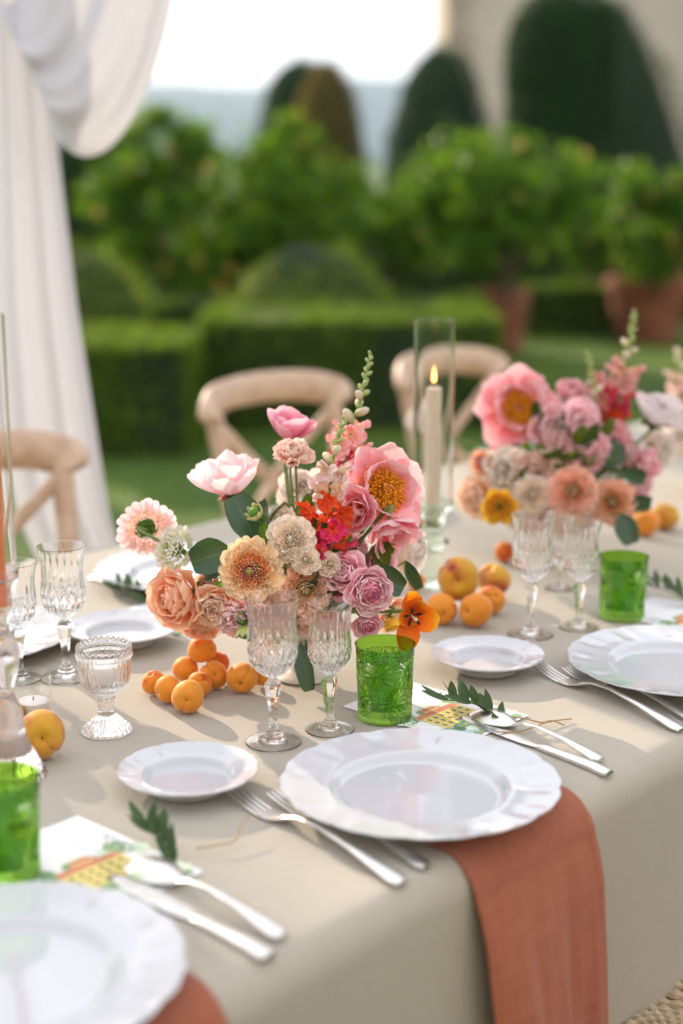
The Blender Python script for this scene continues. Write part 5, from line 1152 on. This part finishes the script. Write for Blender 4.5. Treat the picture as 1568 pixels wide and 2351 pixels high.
# leaves
bigleaf(1.87, [((590, 1248), (540, 1140), 88, .0, .35), ((600, 1240), (588, 1150), 70, .03, -.5)], 'big rounded camellia leaf standing over the peach dahlia', L_cam, G1_, c1)
bigleaf(1.86, [((530, 1262), (442, 1290), 86, -.01, .1), ((520, 1300), (468, 1322), 50, .01, .6)], 'dark glossy camellia leaf left of the peach dahlia', L_cam, G1_, c1)
bigleaf(1.89, [((615, 1210), (662, 1160), 34, .0, .4)], 'olive green leaf beside the thin lisianthus stems', L_olv, G1_, c1)
bigleaf(1.88, [((850, 1308), (925, 1352), 66, .0, -.2)], 'dark camellia leaf right of the garden rose', L_cam, G1_, c1)
bigleaf(1.95, [((932, 1288), (962, 1352), 34, .0, .3), ((925, 1235), (962, 1200), 30, .0, .3)], 'dark leaves at the right edge of the first bouquet', L_cam, G1_, c1)
bigleaf(1.90, [((872, 1240), (880, 1300), 46, .0, .2), ((872, 1250), (905, 1262), 34, 0, .4)], 'olive leaf under the large pink peony', L_olv, G1_, c1)
bigleaf(1.85, [((742, 1300), (756, 1362), 36, .0, .2)], 'narrow olive leaf between the cream dahlia and the deep pink rose', L_olv, G1_, c1)
bigleaf(1.88, [((690, 1478), (706, 1582), 46, -.02, .3), ((702, 1475), (716, 1510), 30, 0, -.4)], 'dark leaf hanging over the vase between the crystal glasses', L_cam, G1_, c1)
bigleaf(1.85, [((600, 1200), (622, 1240), 34, .0, .5), ((560, 1325), (492, 1345), 22, 0, .4), ((640, 1265), (650, 1300), 26, 0, .2)], 'bright green dahlia leaves between the roses', leafmat('bright_leaf', (.09, .22, .015), (.14, .30, .03), .4, .4, island=False, veins=True), G1_, c1)
def green_bud(px, py, Z, r_px, face, label, col=(.30, .42, .06)):
    R = r_px*Z/FPX; t = head('flower_bud', label, 'bud', px, py, Z, face, G1_); m = petalmat('bud_petal', [(0, (.12, .30, .03)), (.5, (.45, .50, .12)), (1, (.70, .66, .34))], .2)
    me = pm(('bud', round(R, 4)), R*1.9, R*.62, m, bend=1.5, cup=.8, wide=.5, nu=7, nv=9, tip=.5)
    for k in range(8): put_petal(t, me, 2*PI*k/8, .25, R*.12, -R*.8, .25)
    one('heart', *ellipsoid((0, 0, 0), (R*.72, R*.72, R*.8), 14, 10), m, t); sepals(t, 5, R*1.1, R*.28, -.5, -R*.85, R*.1, key='bs'); stem(t, c1, .0014, back=R*.9)
    return t
green_bud(586, 1178, 1.84, 20, (-.5, .55, .5), 'round green dahlia bud above the white ranunculus')
green_bud(562, 1452, 1.82, 20, (.1, -.8, .3), 'green dahlia bud hanging by the tall crystal glass')
def tulip():
    t = head('tulip', 'open orange tulip with dark stamens hanging right of the first bouquet', 'tulip', 944, 1412, 1.83, (.15, .05, 1), G1_)
    k = 1.83/FPX
    for dx, dy, L, Wd, bnd, el in [(-2, 1, 82, 26, .5, .35), (12, 1, 66, 22, .6, .5), (1, -.18, 68, 33, .35, .3), (-1, -.02, 44, 22, .5, .4), (-.30, -1, 88, 30, .25, .25), (.2, -.4, 30, 16, .4, .8)]:
        if abs(dx) > 1.5 or abs(dx) > 1 and dy == 1: az = math.atan2(1, dx/22)
        else: az = math.atan2(dy, dx)
        me = petal_mesh('petal', L*k, Wd*k, tul, bend=bnd, cup=.42, ruff=.0008, freq=1, wide=.55, nu=9, nv=12, tip=.2); put_petal(t, me, az, el, .001, 0)
    for a in range(5):
        d = Vector((math.cos(a*1.26+.4), math.sin(a*1.26+.4), 1.3)).normalized()*.012
        one('stamen', *tube([(0, 0, .001), tuple(d*.6), tuple(d), tuple(d*1.5)], [.0006, .0006, .0019, .0013], 6), pbr('tulip_anther', (.03, .012, .02), .7), t)
    one('pistil', *tube([(0, 0, .001), (.001, -.001, .009), (.003, -.002, .016)], [.0016, .0017, .0024], 8), pbr('tulip_pistil', (.72, .66, .40), .5), t)
    stem(t, c1, .0024, back=.001)
tulip()
rose(895, 1424, 1.90, 20, (.2, -.9, .2), 'small yellow tulip bud hanging beside the orange tulip', yel, yel, G1_, c1, 4, deep=1.2)
# ================================================================ SECOND AND THIRD BOUQUETS
v2 = vase(1290, 1292, 'pinkish footed bowl under the second bouquet', .062, .115, pbr('pink_ceramic', (.62, .45, .38), .5))
c2 = v2+Vector((0, 0, -.015)); G2_ = 'flowers of the second bouquet'
filler(c2+Vector((0, 0, .05)), .105, 70, 14, 'dark greenery packed inside the second bouquet')
peony(1190, 940, 2.50, 104, (-.12, .25, .95), 'large pink peony with a yellow centre in the second bouquet', pk, G2_, c2, n=(8, 7), elev=(-2, 26), seed=22)
peony(1255, 985, 2.48, 70, (.25, .1, .9), 'pale pink peony right beside the yellow centred one', ppale, G2_, c2, n=(8, 7, 5), elev=(10, 38, 66), stamens=False, seed=23, sep=False)
peony(1160, 1035, 2.52, 52, (-.35, -.3, .8), 'bright pink peony petals drooping on the left of the second bouquet', pk, G2_, c2, n=(6, 5, 4), elev=(10, 38, 66), stamens=False, seed=24, sep=False)
ruffled(1310, 900, 2.52, 32, (0, .6, .7), 'small coral pink carnation at the top of the second bouquet', stk, G2_, c2)
ruffled(1325, 965, 2.46, 48, (.1, .2, 1), 'pink stock cluster in the middle of the second bouquet', gp, G2_, c2, n=40, seed=8, name='stock')
ruffled(1350, 1035, 2.44, 46, (.2, .1, 1), 'mauve pink stock cluster above the blush dahlias', stk, G2_, c2, n=40, seed=9, name='stock')
ruffled(1290, 1030, 2.46, 40, (0, .1, 1), 'pale pink stock florets above the round blush dahlia', mv, G2_, c2, n=34, seed=10, name='stock')
rose(1108, 1062, 2.46, 27, (-.4, .3, .8), 'coral rosebud at the left of the second bouquet', pr1, stk, G2_, c2, 5)
ruffled(1165, 1085, 2.45, 56, (-.2, .2, .9), 'cream ruffled rose above the yellow flower', pw, G2_, c2, n=30, seed=12, rf=.06)
ruffled(1098, 1140, 2.46, 46, (-.6, -.1, .7), 'peach edged cream bloom at the lower left of the second bouquet', pr2, G2_, c2, n=30, seed=13, rf=.08)
ruffled(1225, 1085, 2.44, 52, (0, 0, 1), 'blush cream bloom right of the cream ruffled rose', blush, G2_, c2, n=30, seed=14, rf=.06)
rose(1147, 1163, 2.40, 38, (-.2, 0, 1), 'yellow flower with a dusky eye in the second bouquet', yel, yel, G2_, c2, 5, deep=.5, opn=.6)
dahlia(1222, 1135, 2.42, 46, (0, .25, 1), 'white rose left of the round blush dahlia', [wr, wr], 8, G2_, c2, dome=.55, name='garden_rose', eye=M_weye, wmul=1.5)
peony(1350, 960, 2.55, 60, (.3, .4, .8), 'pale pink frilly peony at the back of the second bouquet', ppale, G2_, c2, n=(8, 7, 5), elev=(10, 38, 66), stamens=False, seed=61, sep=False)
ruffled(1270, 1070, 2.46, 46, (0, .1, 1), 'blush pink filler bloom over the round dahlia', blush, G2_, c2, n=30, seed=62)
ruffled(1400, 1010, 2.50, 44, (.3, .3, .9), 'rosy filler bloom beside the red snapdragon florets', stk, G2_, c2, n=30, seed=63)
ruffled(1130, 1095, 2.50, 44, (-.4, .1, .9), 'peach filler bloom on the left of the second bouquet', pr2, G2_, c2, n=30, seed=64)
ruffled(1440, 1050, 2.52, 42, (.4, .2, .8), 'pale pink filler bloom right of the grey green leaf', ppale, G2_, c2, n=30, seed=65)
ruffled(1508, 1030, 2.56, 40, (.5, .2, .8), 'white frilled bloom below the white peony', pw, G2_, c2, n=30, seed=66)
rose(1195, 1185, 2.44, 40, (-.1, -.5, .8), 'cream rose low on the left of the second bouquet', pw, pw, G2_, c2, 6)
dahlia(1314, 1128, 2.38, 60, (0, .22, 1), 'round blush ball dahlia in the second bouquet', [br1, br1, e1, d3], 9, G2_, c2, dome=.75)
dahlia(1408, 1152, 2.42, 55, (-.2, .12, 1), 'amber hearted blush dahlia right of the round one', [br1, e1, d2, d3], 9, G2_, c2, dome=.5)
dahlia(1240, 1180, 2.46, 44, (-.1, -.2, 1), 'blush dahlia behind the taller blurred wine glass', [br1, e1], 7, G2_, c2)
ruffled(1480, 1068, 2.50, 38, (.6, .2, .7), 'rosy stock at the right of the second bouquet', stk, G2_, c2, n=30, seed=16, name='stock')
ruffled(1465, 1112, 2.52, 34, (.6, -.1, .7), 'lilac pink stock below the rosy one', gp, G2_, c2, n=30, seed=17, name='stock')
peony(1500, 968, 2.50, 82, (.3, .75, .3), 'white peony on a long stalk right of the second bouquet', petalmat('peony_white', [(0, (.84, .60, .50)), (.3, (.86, .76, .76)), (1, (.88, .82, .84))], .4), G2_, c2, n=(7, 6, 5), elev=(18, 46, 66), stamens=False, seed=25, wid=.5)
peony(985, 975, 2.95, 62, (-.3, .55, .5), 'cream peony seen through the clear candle tube', petalmat('peony_cream', [(0, (.80, .60, .48)), (.4, (.84, .74, .66)), (1, (.87, .82, .77))], .4), G2_, T(1.25, .80, TZ+.1), n=(7, 6, 5), elev=(18, 46, 66), stamens=False, seed=26, wid=.5)
snapdragon([(1457, 716), (1448, 780), (1432, 860), (1412, 930), (1392, 990)], 2.52, 'tallest snapdragon spire of the second bouquet with red florets below', lambda f: ('g', ip(f, [0, .3], [.004, .0075])) if f < .28 else ('c', .010) if f < .42 else ('p', .019) if f < .66 else ('m', .018) if f < .8 else ('r', .018), G2_, seed=31, target=c2)
snapdragon([(1350, 812), (1358, 860), (1362, 930)], 2.50, 'slim green snapdragon spire between the peony and the tallest one', lambda f: ('g', .005) if f < .6 else ('c', .009), G2_, seed=33, target=c2)
snapdragon([(1382, 870), (1378, 930), (1372, 985)], 2.53, 'pink snapdragon florets beside the slim green spire', lambda f: ('p', .018) if f < .6 else ('m', .016), G2_, seed=35, target=c2)
bigleaf(2.46, [((1395, 1075), (1420, 1015), 60, 0, .3), ((1440, 1095), (1420, 1085), 40, 0, .1)], 'grey green leaf behind the amber hearted dahlia', L_cam, G2_, c2)
bigleaf(2.40, [((1430, 1085), (1482, 1100), 42, 0, .2), ((1440, 1150), (1495, 1158), 46, 0, .4)], 'dark camellia leaves right of the amber hearted dahlia', L_cam, G2_, c2)
bigleaf(2.38, [((1425, 1180), (1450, 1245), 56, -.02, .2)], 'dark leaf hanging below the amber hearted dahlia', L_cam, G2_, c2)
bigleaf(2.44, [((1212, 1015), (1205, 1050), 30, 0, .2), ((1250, 1060), (1300, 1050), 32, 0, .2), ((1155, 1068), (1176, 1060), 18, 0, .1), ((1352, 1170), (1392, 1148), 20, -.05, .1)], 'small bright leaves scattered in the second bouquet', leafmat('bright_leaf', (.09, .22, .015), (.14, .30, .03), .4, .4, island=False), G2_, c2)
G3_ = 'flowers of the third bouquet'
v3 = vase(1660, 1130, 'footed bowl of the third bouquet beyond the right edge', .062, .115); c3 = v3+Vector((0, 0, -.015))
filler(c3+Vector((0, 0, .05)), .13, 60, 24, 'greenery of the third bouquet at the right edge')
snapdragon([(1562, 815), (1562, 880), (1568, 960)], 2.95, 'white snapdragon spire at the right edge of the picture', lambda f: ('c', .012) if f < .3 else ('b', .018), G3_, seed=41, target=c3)
ruffled(1565, 1010, 2.95, 42, (-.3, .3, .8), 'pale bloom of the third bouquet at the right edge', pw, G3_, c3, n=26)
dahlia(1640, 980, 2.95, 60, (-.3, .2, .8), 'blush dahlia of the third bouquet', [br1, e1], 7, G3_, c3)
peony(1690, 900, 2.95, 80, (0, .5, .8), 'pink peony of the third bouquet', pk, G3_, c3, seed=44)
# ================================================================ UNSEEN TREES AND WALL ADDED FOR THE LIGHT, HAZE
def shade_tree():  # out-of-view crown placed across the sun's path to dapple the cloth
    d = 10.0; sx, sy = math.sin(SUN_AZ), math.cos(SUN_AZ); off = 2.5
    bx, by = d*sx+off*sy, d*sy-off*sx; zc = TZ+d*math.tan(SUN_EL)
    t = thing('shade_olive_tree', 'unseen olive tree added west of the table to dapple the low sun', 'tree', (bx, by, 0)); rs = np.random.default_rng(21); mb = MB(); cl = []
    while len(cl) < 58:
        q = rs.uniform(-1, 1, 3)
        if np.linalg.norm(q) < 1: cl.append((q[0]*1.15, q[1]*1.2, zc+.15+q[2]*1.45))
    for c in cl:
        r0 = rs.uniform(.16, .34); m = int(900*r0); dd = rs.normal(0, 1, (m, 3)); dd /= np.linalg.norm(dd, axis=1)[:, None]
        leaves(mb, np.array(c)+dd*(r0*rs.random(m)**.5)[:, None], dd, .085, .34, .8)
    link('foliage', mb.mesh('foliage', leafmat('olive_tree_leaves', (.05, .08, .03), (.12, .16, .07), .25, .5), False), t)
    bk = pbr('bark', (.09, .06, .04), .9)
    one('trunk', *tube(resample([(0, 0, 0), (.06, .03, .9), (-.04, 0, 1.9), (.03, 0, zc-.9)], 14), np.linspace(.16, .09, 14), 12), bk, t)
    for c in cl[:16]: one('limb', *tube(resample([(.03, 0, zc-1.2), (c[0]*.45, c[1]*.45, (zc-.9+c[2])/2), c], 8), np.linspace(.055, .012, 8), 6), bk, t)
shade_tree()
d_ = 14.0; sx, sy = math.sin(SUN_AZ), math.cos(SUN_AZ); o_ = .22  # second tree added out of view to keep sun off the nearest plate
t = thing('cypress', 'unseen narrow cypress added further west to shade the nearest plate', 'tree', (d_*sx+o_*sy, d_*sy-o_*sx, 0)); mb = MB(); n = 6000; f = rng.random(n); a = rng.uniform(0, 2*PI, n)
r_ = .62*np.interp(f, [0, .1, .5, .85, 1], [.6, 1, .95, .5, .05])*rng.uniform(.75, 1.08, n); hp = np.stack([r_*np.cos(a), r_*np.sin(a), .4+7.4*f], 1)
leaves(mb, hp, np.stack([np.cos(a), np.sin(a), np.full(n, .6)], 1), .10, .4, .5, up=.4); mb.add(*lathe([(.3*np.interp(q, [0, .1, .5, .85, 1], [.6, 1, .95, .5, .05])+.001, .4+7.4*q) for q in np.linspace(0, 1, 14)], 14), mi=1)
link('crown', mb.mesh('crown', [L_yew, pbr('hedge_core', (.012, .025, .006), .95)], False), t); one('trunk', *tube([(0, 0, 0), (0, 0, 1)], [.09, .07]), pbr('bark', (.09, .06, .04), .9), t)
# ---- plastered wall added behind the camera to bounce warm sunlight forward
t = thing('bounce_facade', 'cream plastered wall added behind the camera to bounce sunlight onto the flowers', 'building', (1, -9, 0))
pl = pbr('bounce_plaster', (.56, .47, .38), .9, col2=(.62, .53, .43), nscale=1.2, bump=.2, bscale=12)
one('wall', *box(-12, 12, -.6, 0, 0, 6.2), pl, t, smooth=False); one('plinth', *box(-12, 12, .002, .14, 0, .7), M_qn, t, smooth=False); one('cornice', *box(-12.3, 12.3, -.9, .35, 6.2, 6.6), M_qn, t, smooth=False)
for wx in (-9, -5, 3, 7):
    w = one('window', *box(wx-.75, wx+.75, .003, .10, 1.5, 4.2), M_qn, t, smooth=False); one('pane', *box(wx-.6, wx+.6, .101, .115, 1.65, 4.05), pbr('dark_pane', (.02, .03, .035), .1), w, smooth=False)
w = one('door', *box(-1.9, -.1, .003, .12, 0.0, 3.6), pbr('green_door', (.06, .10, .07), .5), t, smooth=False)
m, nt, out = newmat('haze'); pv = N(nt, 'ShaderNodeVolumePrincipled'); pv.inputs['Color'].default_value = (.55, .74, 1.0, 1); pv.inputs['Density'].default_value = .00024; pv.inputs['Anisotropy'].default_value = .35
nt.links.new(pv.outputs[0], out.inputs['Volume'])
tag(one('haze', *box(-3200, 3200, -320, 3900, -1.0, 150), m, smooth=False), kind='stuff')
